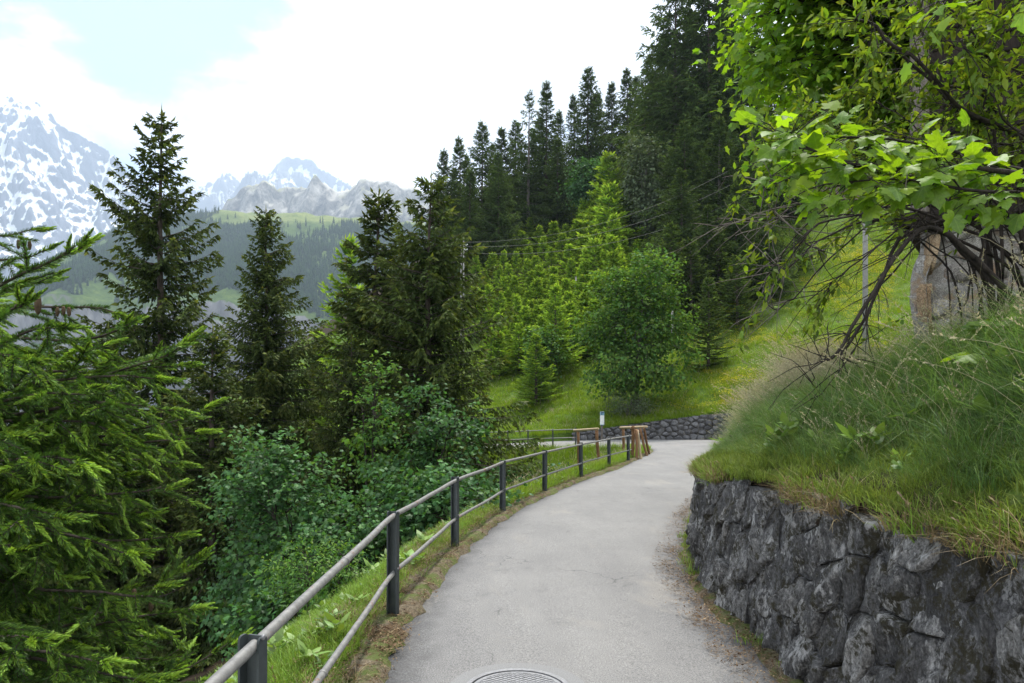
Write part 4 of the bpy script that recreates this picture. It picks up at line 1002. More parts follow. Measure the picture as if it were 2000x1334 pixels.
MATURE = dict(base=.03, gapz=.40, per=(5, 6), pow=.74, e0=(-14, 30), droop=.30, lift=.20, step=.17, bare=.15, tw=.25, tw0=.20, hang=.85, sag=.42, len=.18, wid=.047, sub=1.0, tipp=1.1)
OPEN = dict(MATURE, gapz=.58, per=(4, 6), tw=.24, hang=.75, miss=.12, droop=.34, lift=.26, wid=.049)
DENSE = dict(MATURE, gapz=.42, per=(5, 6), hang=.75, miss=.03, sub=.8)
FOREST = dict(base=.06, gapz=.66, per=(4, 7), pow=.88, e0=(-16, 32), droop=.26, lift=.20, step=.42, bare=.15, tw=.26, tw0=.42, hang=.7, sag=.25, len=.42, wid=.080, sub=.75, tipp=1.4, miss=.05)
YOUNG = dict(base=.02, gapz=.30, per=(5, 6), pow=.92, e0=(2, 46), droop=.10, lift=.12, step=.15, bare=.05, tw=.30, tw0=.12, hang=.12, sag=.08, len=.16, wid=.036, sub=.6, tipp=.75, miss=.02)
YOUNGF = dict(YOUNG, gapz=.40, step=.22, len=.24, wid=.055, sub=.5, tw0=.18)

PROTO = {}
def spruce_proto(key, H, Rad, sd, style, mneedle, mb_='spruce_bark'):
    tr, lb, nd = spruce(H, Rad, sd, style)
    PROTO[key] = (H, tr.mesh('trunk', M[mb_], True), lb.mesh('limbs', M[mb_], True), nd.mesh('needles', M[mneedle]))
def plant(key, name, label, cat, loc, H=None, rz=0.0, group=None, wide=1.0, tilt=(0, 0)):
    h0, a, b, c = PROTO[key]; k = 1.0 if H is None else H / h0
    r = thing(name, label, cat, loc, group, rz); r.scale = (k * wide, k * wide, k); r.rotation_euler = (tilt[0], tilt[1], rz)
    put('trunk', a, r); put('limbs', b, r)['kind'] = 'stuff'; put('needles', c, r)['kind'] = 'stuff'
    return r
def tree_at(key, name, label, cat, x, ytop, Y, group=None, rz=None, wide=1.0, hmin=None):
    """a tree whose top shows at column x, row ytop, standing on the land at distance Y"""
    a = px(x, ytop, Y); zg = land_z(a[0], a[1]) - .15
    return plant(key, name, label, cat, (a[0], a[1], zg), max(a[2] - zg, hmin or 1.5), random.uniform(0, 6.28) if rz is None else rz, group, wide)

spruce_proto('open', 19, 4.9, 101, OPEN, 'needle_mature')
spruce_proto('mature', 17, 4.5, 102, MATURE, 'needle_mature')
spruce_proto('dense', 14, 4.7, 103, DENSE, 'needle_mature')
spruce_proto('slim', 14, 3.3, 104, MATURE, 'needle_mature')
for k in range(4): spruce_proto('forest%d' % k, 27, (7.4, 6.2, 8.2, 5.6)[k], 110 + k, FOREST, 'needle_dark', 'grey_bark' if k == 1 else 'spruce_bark')
spruce_proto('forestbare', 27, 6.0, 115, dict(FOREST, miss=.5, base=.22), 'needle_dark', 'grey_bark')
for k in range(4): spruce_proto('young%d' % k, 6, (1.75, 1.5, 1.9, 1.6)[k], 120 + k, YOUNGF, 'needle_young')
spruce_proto('youngdark', 6, 1.9, 125, YOUNG, 'needle_dark')
spruce_proto('younggreen', 6, 1.8, 126, YOUNG, 'needle_young')

# ---- valley-side spruces
tree_at('open', 'spruce_tree', 'tall open spruce with bare trunk showing, highest against the clouds on the valley side', 'tree', 319, 222, 21.5, None, 1.2, .94)
tree_at('mature', 'spruce_tree', 'olive spruce standing between the tallest valley spruce and the dense pair', 'tree', 518, 408, 27, None, 2.2, .98)
tree_at('slim', 'spruce_tree', 'slender pointed spruce at the left of the dense pair', 'tree', 733, 372, 25, None, .5, 1.15)
tree_at('dense', 'spruce_tree', 'broad dense spruce with drooping sprays next to the far railing', 'tree', 838, 345, 23, None, 3.9, .98)
tree_at('younggreen', 'spruce_tree', 'narrow blue green spruce peeping out left of the slender spruce', 'tree', 681, 470, 31, None, .9, .85)
tree_at('slim', 'spruce_tree', 'half hidden spruce filling the gap behind the two valley spruces', 'tree', 622, 640, 34, None, 4.9, 1.0)
tree_at('slim', 'spruce_tree', 'brownish spruce low in the gully beneath the olive spruce', 'tree', 415, 640, 18.5, None, 1.9, 1.15)
tree_at('mature', 'spruce_tree', 'shaded spruce at the left behind the foreground boughs', 'tree', 215, 640, 19, None, 5.1, 1.1)
tree_at('mature', 'spruce_tree', 'shaded spruce deep in the gully behind the tall valley spruce', 'tree', 120, 700, 26, None, .3, 1.2)
tree_at('dense', 'spruce_tree', 'dark low spruce under the broad dense spruce', 'tree', 690, 660, 20.5, None, 2.6, .9)

# ---- dark forest on the upper slope: the ones the skyline lets one tell apart
FOR = [(866, 292, 92, 1, 'leftmost dark spruce of the forest skyline'), (897, 268, 95, 3, 'thin topped dark spruce second along the forest skyline'), (940, 238, 92, 0, 'full dark spruce left of the bare trunked spruces'),
       (1032, 178, 98, 2, 'tall broad spruce with a long bare grey trunk in the dark forest'), (1066, 160, 101, 3, 'slim dark spruce beside the bare trunked spruce'), (1147, 133, 104, 0, 'big rounded dark spruce in the middle of the forest skyline'),
       (1196, 160, 108, 1, 'thin dark spruce right of the big rounded one'), (1224, 135, 106, 3, 'pointed dark spruce just before the tallest forest spruces'), (1272, 110, 100, 0, 'dark spruce half covered by the tallest forest spruces'),
       (1318, -60, 84, 2, 'tallest dark spruce whose lit left edge borders the sky'), (1388, -110, 80, 0, 'towering dark spruce left of the bright maple crown'), (1452, -80, 78, 1, 'towering dark spruce behind the edge of the bright maple crown'), (1300, 60, 92, 1, 'dark spruce with gaps of sky at the left of the towering ones')]
for x, yt, Y, k, lab in FOR: tree_at('forestbare' if 'bare grey' in lab else 'forest%d' % k, 'spruce_tree', lab, 'tree', x, yt, Y, None, None, 1.0 if x < 1290 else 1.05)
rs = np.random.default_rng(5)
FG = 'spruces filling the dark forest'
for x, yt, Y in [(885, 330, 101), (915, 300, 104), (962, 280, 106), (985, 250, 104), (1008, 235, 107), (1050, 230, 109), (1092, 215, 108), (1118, 185, 112), (1168, 178, 115), (1245, 150, 116), (1285, 140, 112), (855, 345, 86), (925, 330, 84), (975, 300, 88), (1085, 270, 95), (1262, 200, 90),
                 (1352, 20, 90), (1420, 0, 88), (1500, 60, 84), (1560, 40, 104), (1620, 90, 106), (1345, 240, 70), (1410, 230, 66), (1470, 250, 64), (1540, 230, 78), (1600, 200, 112), (1680, 150, 112), (1760, 110, 115), (1850, 80, 115), (1330, 330, 62), (1440, 360, 58), (1380, 400, 57), (1500, 400, 56)]:
    tree_at('forest%d' % rs.integers(0, 4), 'spruce_tree', 'dark spruce closed in among the forest trees', 'tree', x + rs.uniform(-6, 6), yt, Y, FG, None, rs.uniform(.95, 1.2) if x < 1300 else 1.25)

# ---- young light green spruces crowding the slope
TG = 'young spruces crowding the slope'
edge = [(945, 520), (975, 495), (1010, 478), (1045, 455), (1080, 430), (1110, 405), (1140, 380), (1165, 345), (1188, 312), (1212, 352), (1240, 372)]
n = 0; used = []
for row, (Y, lift) in enumerate([(95, 0), (88, 18), (81, 45), (75, 70), (69, 100), (64, 135), (60, 170), (56.5, 205), (54, 235)]):
    for x in np.arange(925, 1330, 27) + rs.uniform(-9, 9) + (row % 2) * 15:
        x = x + rs.uniform(-7, 7); yt = np.interp(x, [e[0] for e in edge], [e[1] for e in edge]) + lift + rs.uniform(-12, 12)
        if x < 950 and row > 5: continue
        a = px(x, yt, Y); h = a[2] - land_z(a[0], a[1])
        h = min(max(h, 4.2), 9.0)
        if x > 1270 and row < 3: continue
        zg = land_z(a[0], a[1])
        plant('young%d' % rs.integers(0, 4), 'young_spruce', 'young light green spruce crowded in the thicket on the slope', 'tree', (a[0], a[1], zg - .1), h * rs.uniform(.85, 1.1), rs.uniform(0, 6.28), TG, rs.uniform(1.15, 1.6)); n += 1
tree_at('young2', 'young_spruce', 'tallest yellow green young spruce, at the top of the thicket', 'tree', 1190, 305, 84, None, None, 1.2)
tree_at('youngdark', 'young_spruce', 'darker young spruce right of the tallest yellow green one', 'tree', 1232, 335, 76, None, None, 1.25)
tree_at('younggreen', 'young_spruce', 'low bushy spruce at the left edge of the meadow', 'tree', 1047, 655, 47, None, None, 1.3)
tree_at('younggreen', 'young_spruce', 'slim young spruce above the low bushy one by the meadow', 'tree', 1085, 560, 51, None, None, 1.2)
tree_at('youngdark', 'young_spruce', 'dark conical spruce right of the sycamore on the meadow', 'tree', 1384, 545, 46, None, None, 1.05)
tree_at('youngdark', 'young_spruce', 'dark low spruce behind the conical spruce at the meadow top', 'tree', 1440, 500, 52, None, None, 1.3)
for x, yt, Y in [(1478, 470, 56), (1518, 455, 59), (1558, 440, 61), (1350, 470, 55), (1310, 440, 58), (1405, 450, 56), (1610, 425, 80)]:
    tree_at('youngdark', 'young_spruce', 'dark spruce in the row along the top of the meadow', 'tree', x, yt, Y, 'spruces along the top of the meadow', None, 1.35)

# ------------------------------------------------------------------ broad-leaved trees
def leaf_template(kind):
    if kind == 'fine': half = [(0, 0), (.18, -.10), (.42, -.04), (.40, .10), (.34, .17), (.50, .27), (.60, .44), (.44, .50), (.29, .52), (.31, .66), (.16, .80), (0, 1)]
    elif kind == 'mid': half = [(0, 0), (.42, -.02), (.32, .20), (.58, .42), (.29, .58), (0, 1)]
    elif kind == 'far': half = [(0, 0), (.48, .30), (.28, .68), (0, 1)]
    else: half = [(0, 0), (.20, .30), (.15, .66), (0, 1)]                        # lanceolate
    h = np.array(half); o = np.vstack([h, h[-2:0:-1] * [-1, 1]])
    V = np.column_stack([o, -.16 * np.abs(o[:, 0]) ** 1.2 - .16 * o[:, 1] ** 2]); c = np.array([[0, .38, -.02]])
    n = len(V); j = np.arange(n); return np.vstack([V, c]), np.stack([j, (j + 1) % n, np.full(n, n)], -1)
def leaves(m, tpl, P, Hd, Nn, size, tint):
    V, Fc = tpl; Hd = unit(Hd); X = unit(np.cross(Hd, Nn)); N2 = np.cross(X, Hd); n = len(P)
    fold = rng.uniform(.3, 1.9, n)
    W = P[:, None] + size[:, None, None] * (V[None, :, 0, None] * X[:, None] + V[None, :, 1, None] * Hd[:, None] + V[None, :, 2, None] * fold[:, None, None] * N2[:, None])
    k = len(V); m.add(W.reshape(-1, 3), (Fc[None] + (np.arange(n) * k)[:, None, None]).reshape(-1, 3), np.repeat(np.clip(tint, .001, 1), k))

def broadleaf(crown, n_sprays, per, lsize, sd, kind, stems=1, stem_r=.10, trunk_h=None, shell=.55, top_tint=.35, flat=.45, back=None, base=(0, 0, 0)):
    """crown: list of ellipsoids (cx,cy,cz,rx,ry,rz). Returns trunk, limbs, leaf positions (as MB) and the leaf list"""
    global rng
    keep = rng; rng = np.random.default_rng(sd); tr, lb, lf = MB(), MB(), MB(); tpl = leaf_template(kind)
    C = np.array(crown, float); vol = np.prod(C[:, 3:], axis=1); pick = rng.choice(len(C), n_sprays, p=vol / vol.sum())
    d = rand_dir(n_sprays); r = rng.uniform(shell ** 3, 1, n_sprays) ** (1 / 3)
    lump = 1 + .30 * fbm(d[:, 0] * 2.2, d[:, 1] * 2.2, d[:, 2] * 2.2 + sd, sd, 3)
    S = C[pick, :3] + d * C[pick, 3:] * (r * lump)[:, None]
    zlo, zhi = S[:, 2].min(), S[:, 2].max()
    # skeleton: stems, then main limbs, then twigs to every spray
    nodes = []
    cen = C[:, :3].mean(0)
    for k in range(stems):
        a = rng.uniform(0, 6.28); off = np.array([math.cos(a), math.sin(a), 0]) * .12 * (stems > 1)
        e = np.array([cen[0], cen[1], zlo + (zhi - zlo) * .62]) + np.array([math.cos(a), math.sin(a), 0]) * (C[:, 3].mean() * .45 * (stems > 1))
        b = np.array(base, float) + off; Q = catmull(np.array([b, b + (e - b) * [.12, .12, .40], b + (e - b) * [.5, .5, .72], e]), 12)
        Q[:, :2] += np.column_stack([fbm(np.arange(12) * .4, k, 0, sd, 2), fbm(np.arange(12) * .4, k + 7, 0, sd, 2)]) * .06 * (zhi - zlo) * .3
        V, fs = tube(Q, np.linspace(stem_r, stem_r * .28, 12), 8); tr.add(V, fs); nodes.append(Q[3:])
    N0 = np.vstack(nodes); ml = min(n_sprays, 18 + n_sprays // 14); mains = S[rng.choice(n_sprays, ml, False)]
    ends = []
    for e in mains:
        e = cen + (e - cen) * .8; cand = N0[(N0[:, 2] < e[2] + .1)]; cand = cand if len(cand) else N0[:1]
        b = cand[np.linalg.norm(cand - e, axis=1).argmin()]; L = np.linalg.norm(e - b)
        Q = catmull(np.array([b, b + (e - b) * .35 + [0, 0, .10 * L], b + (e - b) * .7 + [0, 0, .10 * L], e]), 7) + np.concatenate([[np.zeros(3)], rng.normal(size=(6, 3)) * .02 * L])
        V, fs = tube(Q, np.linspace(stem_r * .32, stem_r * .08, 7), 5, False); lb.add(V, fs); ends.append(Q[2:])
    E = np.vstack(ends)
    for s_ in S:
        b = E[np.linalg.norm(E - s_, axis=1).argmin()]; L = np.linalg.norm(s_ - b)
        if L < .05 or L > 3: continue
        V, fs = tube(np.array([b, (b + s_) / 2 + [0, 0, .06 * L], s_]), [stem_r * .07 + .002, stem_r * .05 + .002, .003], 3, False); lb.add(V, fs)
    rep = np.repeat(np.arange(n_sprays), per); n = len(rep); out = unit(S - cen)[rep]
    P = S[rep] + rng.normal(size=(n, 3)) * lsize * [1.9, 1.9, 1.1 * flat * 2]
    Hd = out * .55 + rand_dir(n) * .75; Hd[:, 2] -= .40
    Nn = np.array([0, 0, 1.0]) * 1.0 + out * .45 + rng.normal(size=(n, 3)) * .38
    # new leaves at the outer shoot ends are yellower
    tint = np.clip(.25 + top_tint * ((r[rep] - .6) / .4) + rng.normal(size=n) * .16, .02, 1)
    leaves(lf, tpl, P, Hd, Nn, lsize * rng.uniform(.65, 1.25, n), tint)
    rng = keep
    return tr, lb, lf
def leafy(name, label, cat, loc, parts, mleaf, mbark='grey_bark', group=None, rz=0, scl=1.0):
    tr, lb, lf = parts; r = thing(name, label, cat, loc, group, rz, scl)
    tr.obj('trunk', M[mbark], r, True); lb.obj('limbs', M[mbark], r, True)['kind'] = 'stuff'; lf.obj('foliage', M[mleaf], r)['kind'] = 'stuff'; return r
def ground_at(x, Y, sink=.1): q = px(x, 0, Y); return (q[0], q[1], land_z(q[0], q[1]) - sink)

L0 = ground_at(1238, 42.5)
leafy('sycamore_tree', 'round bushy sycamore standing alone on the meadow above the bend', 'tree', L0, broadleaf([(0, 0, 5.4, 2.6, 2.6, 2.8), (1.0, -.3, 7.6, 1.9, 1.9, 2.1), (-1.1, .2, 6.9, 1.6, 1.6, 1.7), (-2.2, -.2, 4.4, 1.6, 1.7, 1.6), (-1.6, -.6, 2.4, 1.9, 1.7, 1.5), (2.3, .1, 5.2, 1.5, 1.6, 1.5), (2.2, -.4, 2.9, 1.9, 1.7, 1.6), (.2, -1.2, 2.2, 2.2, 1.7, 1.4)], 520, 25, .20, 201, 'far', 5, .10, None, .5, .5), 'leaf_mid')
leafy('willow_shrub', 'low grey green shrub at the foot of the sycamore', 'shrub', ground_at(1228, 40.9), broadleaf([(0, 0, .9, 1.45, .9, .85), (.9, .1, .7, .9, .7, .6)], 170, 16, .11, 202, 'lance', 4, .03, None, .4, .4), 'leaf_willow')
leafy('sycamore_tree', 'bright round sycamore crown high among the forest spruces', 'tree', ground_at(1150, 90), broadleaf([(0, 0, 8.6, 2.7, 2.6, 3.0), (.8, 0, 6.6, 2.4, 2.3, 2.4)], 300, 14, .36, 203, 'far', 2, .12), 'leaf_dark')
leafy('whitebeam_tree', 'pale silvery green tree before the tallest forest spruces', 'tree', ground_at(1262, 74), broadleaf([(0, 0, 9.5, 2.0, 2.0, 4.2), (.8, 0, 6.5, 2.0, 1.8, 3.0), (-.6, 0, 12.8, 1.3, 1.3, 2.2)], 380, 14, .30, 204, 'far', 2, .12), 'leaf_willow')
leafy('sycamore_sapling', 'green leafy sapling among the young spruces left of the sycamore', 'tree', ground_at(1062, 49.5), broadleaf([(0, 0, 2.6, 1.2, 1.2, 1.9)], 130, 14, .20, 205, 'far', 3, .05), 'leaf_mid')

# gully maples under the railing; all branch low
GM = [('large maple thicket beyond the railing, left of the dense spruces', (572, 13.6), [(0, 0, 3.1, 1.0, 1.0, 1.6), (-.6, -.3, 4.2, .75, .7, .9), (.7, -.2, 2.2, 1.0, 1.0, 1.2), (-.5, -.6, 1.3, 1.1, .9, 1.0)], 560, 14, .092, 211, 'mid', 'leaf_dark', 799),
      ('maple whose pale leaves hang in front of the broad dense spruce', (812, 16.4), [(0, 0, 3.4, .8, .8, 1.0), (.9, -.3, 2.9, 1.0, .8, .9), (-.4, -.4, 2.0, .8, .7, .7), (.9, -.5, 1.6, 1.1, .8, .9)], 240, 14, .10, 212, 'mid', 'leaf_dark', 690),
      ('thin maple sapling climbing into the slender spruce', (735, 17.5), [(0, 0, 4.4, .5, .5, 1.5), (-.2, 0, 3.2, .6, .5, .9)], 90, 11, .10, 213, 'mid', 'leaf_mid', 640),
      ('maple bush directly behind the third railing post', (905, 12.6), [(0, 0, 1.2, 1.1, .9, .9), (-1.0, .2, 1.0, 1.0, .9, .9)], 230, 15, .10, 214, 'mid', 'leaf_dark', 905),
      ('low maple bush in the shade below the lower pipe', (545, 9.4), [(0, 0, .9, .5, .5, .6), (.3, 0, .5, .5, .5, .4)], 150, 15, .08, 215, 'mid', 'leaf_dark', 1080),
      ('maple sapling between the brownish spruce and the maple thicket', (497, 15.5), [(0, 0, 3.4, .9, .9, 1.7), (.3, 0, 2.0, 1.0, 1.0, 1.4)], 260, 15, .09, 216, 'mid', 'leaf_dark', 800),
      ('maple bush at the foot of the broad dense spruce by the gully path', (700, 12.6), [(0, 0, 1.4, 1.2, 1.0, 1.2), (.6, 0, .6, 1.2, 1.0, .8)], 330, 15, .09, 217, 'mid', 'leaf_dark', 960)]
for lab, (x, Y), cr_, ns_, per, ls, sd, kind, mt, ytop in GM:
    g0 = np.array(ground_at(x, Y, .15)); top = px(x, ytop + 62 * 13 / Y, Y)[2]; ctop = max(c[2] + c[5] for c in cr_); k = max(.5, (top - g0[2]))
    dz = k - ctop                                                        # lift the crown on its stems to the height it shows
    cr2 = [(a, b, max(c + dz * (c / ctop if dz < 0 else 1), .3), d, e, f) for a, b, c, d, e, f in cr_]
    if dz > .8: cr2 += [(c[0] * .8, c[1], c[2] * .55, c[3] * .9, c[4] * .9, c[5] * .7) for c in cr2[:1]]
    leafy('maple_tree' if k > 3 else 'maple_bush', lab, 'tree' if k > 3 else 'bush', g0, broadleaf(cr2, int(ns_ * (.62 if dz > .8 else .58)), int(per * 1.75), ls, sd, kind, 3, .05, None, .45, .4), mt, 'dark_bark')
leafy('box_bush', 'small fine leaved bush under the handrail near the grass slope', 'bush', ground_at(622, 8.6), broadleaf([(0, 0, .62, .62, .5, .42), (.3, -.1, .45, .5, .4, .3)], 190, 18, .055, 221, 'lance', 3, .02, None, .3, .5), 'leaf_mid', 'dark_bark')
leafy('gully_shrub', 'tangled dark shrub in the gully below the far railing', 'shrub', ground_at(1065, 22), broadleaf([(0, 0, .6, 2.2, .9, .6), (1.4, .5, .5, 1.4, .8, .5)], 170, 14, .14, 222, 'far', 4, .03, None, .3, .3), 'leaf_dark', 'dark_bark')
# ------------------------------------------------------------------ foreground spruce: boughs of real needles reaching in from the left
def needle_segment(n, ln, L, ang, top, tip, sd, tints):
    r = np.random.default_rng(sd); m = MB()
    V, fs = tube(np.array([[0, 0, 0], [0, 0, L]]), [.0022, .0018 if not tip else .0008], 4, False); m.add(V, fs, 0, 1)
    z = r.uniform(0, 1, n); a = np.where(r.random(n) < top, r.normal(math.pi / 2, .9, n), r.uniform(0, 2 * np.pi, n))
    th = R(ang) * (1 - (.65 if tip else .15) * z) * r.uniform(.75, 1.2, n)
    D = np.column_stack([np.cos(a) * np.sin(th), np.sin(a) * np.sin(th), np.cos(th)]); B = np.column_stack([z * 0, z * 0, z * L])
    l = ln * r.uniform(.75, 1.15, n) * (np.sqrt(np.clip(1.12 - z, .1, 1)) if tip else 1)
    S = unit(np.cross(D, np.array([0, 0, 1.0]) + r.normal(size=(n, 3)) * .3)); wd = .0016 if not tip else .0019
    curve = np.array([0, 0, 1.0]) * (l * .12)[:, None]
    V = np.stack([B - S * wd * .5, B + S * wd * .5, B + D * (l * .55)[:, None] + S * wd + curve * .5, B + D * (l * .55)[:, None] - S * wd + curve * .5, B + D * l[:, None] + curve], 1)
    b = np.arange(n)[:, None] * 5; t = np.clip(tints[0] + (tints[1] - tints[0]) * r.random(n), .001, 1)
    m.add(V.reshape(-1, 3), [np.concatenate([b + [0, 1, 2], b + [0, 2, 3]]), b + [3, 2, 4]], np.repeat(t, 5), 0)
    return m.mesh('needle_twig', [M['needle_near'], M['spruce_bark']])
segs = [needle_segment(96, .0215, .085, 60, .45, False, 1, (.05, .45)), needle_segment(100, .0225, .085, 54, .5, False, 2, (.15, .6)), needle_segment(84, .020, .085, 64, .4, False, 3, (.0, .35)),
        needle_segment(120, .0215, .080, 46, .3, True, 4, (.38, .85)), needle_segment(130, .021, .075, 40, .25, True, 5, (.75, 1.0)), needle_segment(90, .0225, .085, 50, .55, False, 6, (.3, .7))]
SEGCOL = source('needle_twig_source', segs)
TB = np.array([-3.75, 2.95]); tz = land_z(*TB) - .2
fs_t = thing('spruce_tree', 'foreground spruce whose needled boughs with bright new tips fill the lower left', 'tree', (TB[0], TB[1], tz)); fo = np.array(fs_t.location)
zt = np.linspace(0, 11, 16); V, f_ = tube(np.column_stack([np.sin(zt * .4) * .05, np.cos(zt * .3) * .05, zt]), .15 * (1 - zt / 11.5) + .01, 12); MB().add(V, f_).obj('trunk', M['spruce_bark'], fs_t, True)
rs = np.random.default_rng(77)
TIPS = [(152, 488, 2.75, 1.3), (70, 452, 4.3, .5), (30, 520, 3.4, .4), (238, 640, 2.9, .2), (225, 610, 3.3, .2), (362, 672, 3.05, 1.2), (345, 715, 3.15, .2), (300, 740, 2.8, .1), (398, 800, 3.1, .4), (380, 845, 3.0, 0), (330, 800, 2.7, .0), (320, 960, 2.8, -.2), (345, 905, 3.3, -.2), (335, 1050, 2.9, -.2),
        (378, 1100, 2.95, .9), (368, 1190, 3.0, .2), (452, 1262, 3.1, 1.1), (300, 1150, 2.6, -.2), (150, 900, 2.3, -.3), (105, 1010, 2.2, -.3), (50, 700, 2.2, -.1), (200, 1290, 2.4, -.3), (60, 1250, 2.1, -.3), (310, 1330, 2.8, -.1), (250, 1080, 2.5, -.3), (170, 760, 2.6, 0), (210, 840, 2.7, -.1), (110, 640, 2.6, .2), (40, 600, 2.4, .2), (240, 930, 3.3, -.2), (20, 850, 2.1, -.2), (230, 1200, 3.2, -.3), (110, 1130, 2.7, -.3), (20, 1080, 2.3, -.3), (300, 1240, 3.3, 0), (390, 1330, 3.3, 0),
        (170, 690, 3.3, .1), (60, 780, 3.0, -.1), (280, 850, 3.5, -.1), (200, 1010, 3.2, -.2), (80, 930, 2.8, -.2), (150, 1370, 2.3, -.2), (10, 980, 2.5, -.2), (270, 1010, 2.9, -.2), (130, 820, 3.1, -.1), (20, 680, 3.0, 0), (330, 1290, 3.4, -.1), (90, 1330, 2.6, -.2), (260, 1330, 2.5, -.2)]
SP, SD, SS, SI, SN = [], [], [], [], []
def put_segs(A, D, n, l, kinds, lasttip):
    for i in range(n):
        tipk = lasttip and i == n - 1
        SP.append(A); SD.append(unit(D)); SS.append(l / .085 if not tipk else l / .058); SI.append(rs.choice([3, 3, 4]) if tipk else rs.choice(kinds)); A = A + unit(D) * l; D = unit(D + rs.normal(size=3) * .06 + np.array([0, 0, -.05]))
    return A
def twiggy(P, T, side, L, up, young):
    """one side twig with its shoots"""
    d = unit(T * rs.uniform(.5, .9) + side * rs.uniform(.6, 1.0) + np.array([0, 0, up])); n = max(1, int(L / .08)); A = P.copy()
    for i in range(n):
        last = i == n - 1; SP.append(A); SD.append(d.copy()); SS.append(.085 / .085 * rs.uniform(.95, 1.2)); SI.append(rs.choice([0, 3, 3, 4, 5]) if last else rs.choice([0, 1, 2, 5]))
        sd3 = unit(np.cross(d, [0, 0, 1.0]))
        if i > 0:
            for sg in (-1, 1):
                if rs.random() < .62: put_segs(A, d * .75 + sd3 * sg * .75 + np.array([0, 0, -.10 + up * .3]), rs.choice([1, 2, 2]), .075, [0, 1, 5], rs.random() < young)
        A = A + d * .085; d = unit(d + np.array([0, 0, -.10 if up < .2 else .03]) + rs.normal(size=3) * .05)
for x, y, Y, upt in TIPS:
    tip = px(x, y, Y); zb = min(max(tip[2] + rs.uniform(-.15, .55) - upt * .5, tz + .5), 9); b = np.array([TB[0] + .05, TB[1], zb]); v = tip - b; L = np.linalg.norm(v)
    Q = catmull(np.array([b, b + v * .33 + [0, 0, .02], b + v * .68 - [0, 0, .07 + .08 * max(upt, 0)], tip]), 40); Q += np.column_stack([fbm(np.arange(40) * .12, x, 0, 3, 2), fbm(np.arange(40) * .12, y, 0, 4, 2), fbm(np.arange(40) * .12, x + y, 0, 5, 2)]) * .03
    V, f_ = tube(Q - fo, np.linspace(.017, .0035, 40), 6); MB().add(V, f_).obj('bough', M['spruce_bark'], fs_t, True)
    T = unit(np.gradient(Q, axis=0)); al = np.concatenate([[0], np.cumsum(np.linalg.norm(np.diff(Q, axis=0), axis=1))]); Ltot = al[-1]
    s_ = max(.25, Ltot - 1.75); sg = 1
    while s_ < Ltot - .02:
        k = min(38, np.searchsorted(al, s_)); P, t_ = Q[k], T[k]; f = (Ltot - s_)
        side = unit(np.cross(t_, [0, 0, 1.0])) * sg; sg = -sg
        l = min(.46, .12 + f * .40) * rs.uniform(.7, 1.2); hang = -.35 * rs.uniform(.2, 1.6) if upt < .8 else .28
        twiggy(P, t_, side, l, hang, .8)
        if upt < .5 and rs.random() < .6: twiggy(P, t_ * .4, side * .3, l * .7, -1.1, .5)
        SP.append(P.copy()); SD.append(t_.copy()); SS.append(1.15); SI.append(rs.choice([0, 1, 2, 5]))
        s_ += .095 * rs.uniform(.8, 1.2)
    for a in (0, .5, -.5): put_segs(tip, T[-1] + np.cross(T[-1], [0, 0, 1]) * a + [0, 0, .1 * (a != 0)], 1, .085, [3], True)
SP, SD = np.array(SP), unit(np.array(SD))
scatter('needles', SP - fo, eulers_to(SD, rs.uniform(-.6, .6, len(SD))), np.array(SS), np.array(SI), SEGCOL, fs_t)
for x, y, Y, l, r_ in [(74, 578, 2.7, .075, .012), (58, 470, 4.2, .06, .010), (36, 468, 4.2, .06, .010), (112, 600, 2.9, .04, .007), (124, 598, 2.9, .04, .007), (135, 600, 2.9, .04, .007), (240, 842, 2.9, .04, .009), (262, 1150, 2.7, .05, .010), (295, 1172, 2.95, .05, .009)]:
    p_ = px(x, y, Y); u = np.linspace(0, 1, 12); V, f_ = tube(np.column_stack([u * 0, u * 0, -u * l]), r_ * np.sin(np.clip(u * .93 + .07, 0, 1) * np.pi) ** .55 + .001, 10); V += rs.normal(size=V.shape) * .0006
    MB().add(V, f_).obj('cone', M['cone_brown'], fs_t, True, tuple(p_ - fo))

# ------------------------------------------------------------------ maples on the right
def leaf_objects(parent, org, tpl, P, Hd, Nn, size, tint, mleaf, nmesh=8):
    """each leaf an object of its own, sharing a few leaf meshes"""
    V, Fc = leaf_template(tpl); ms = []
    for k in range(nmesh):
        W = V.copy(); W[:, 2] = V[:, 2] * rs.uniform(.4, 2.2) + rs.normal() * .10 * V[:, 0] + .05 * np.sin(V[:, 0] * 9 + k); m = MB().add(W, Fc, .08 + .9 * k / (nmesh - 1)); ms.append(m.mesh('leaf', M[mleaf], True))
    Hd = unit(Hd); X = unit(np.cross(Hd, Nn)); N2 = np.cross(X, Hd)
    for i in range(len(P)):
        mt = Matrix([[*(X[i, r] * size[i], Hd[i, r] * size[i], N2[i, r] * size[i]), P[i, r] - org[r]] for r in range(3)] + [[0, 0, 0, 1]])
        o = bpy.data.objects.new('leaf', ms[int(np.clip(round(tint[i] * (nmesh - 1) + rs.normal() * .8), 0, nmesh - 1))]); COL.objects.link(o); o.parent = parent; o.matrix_local = mt

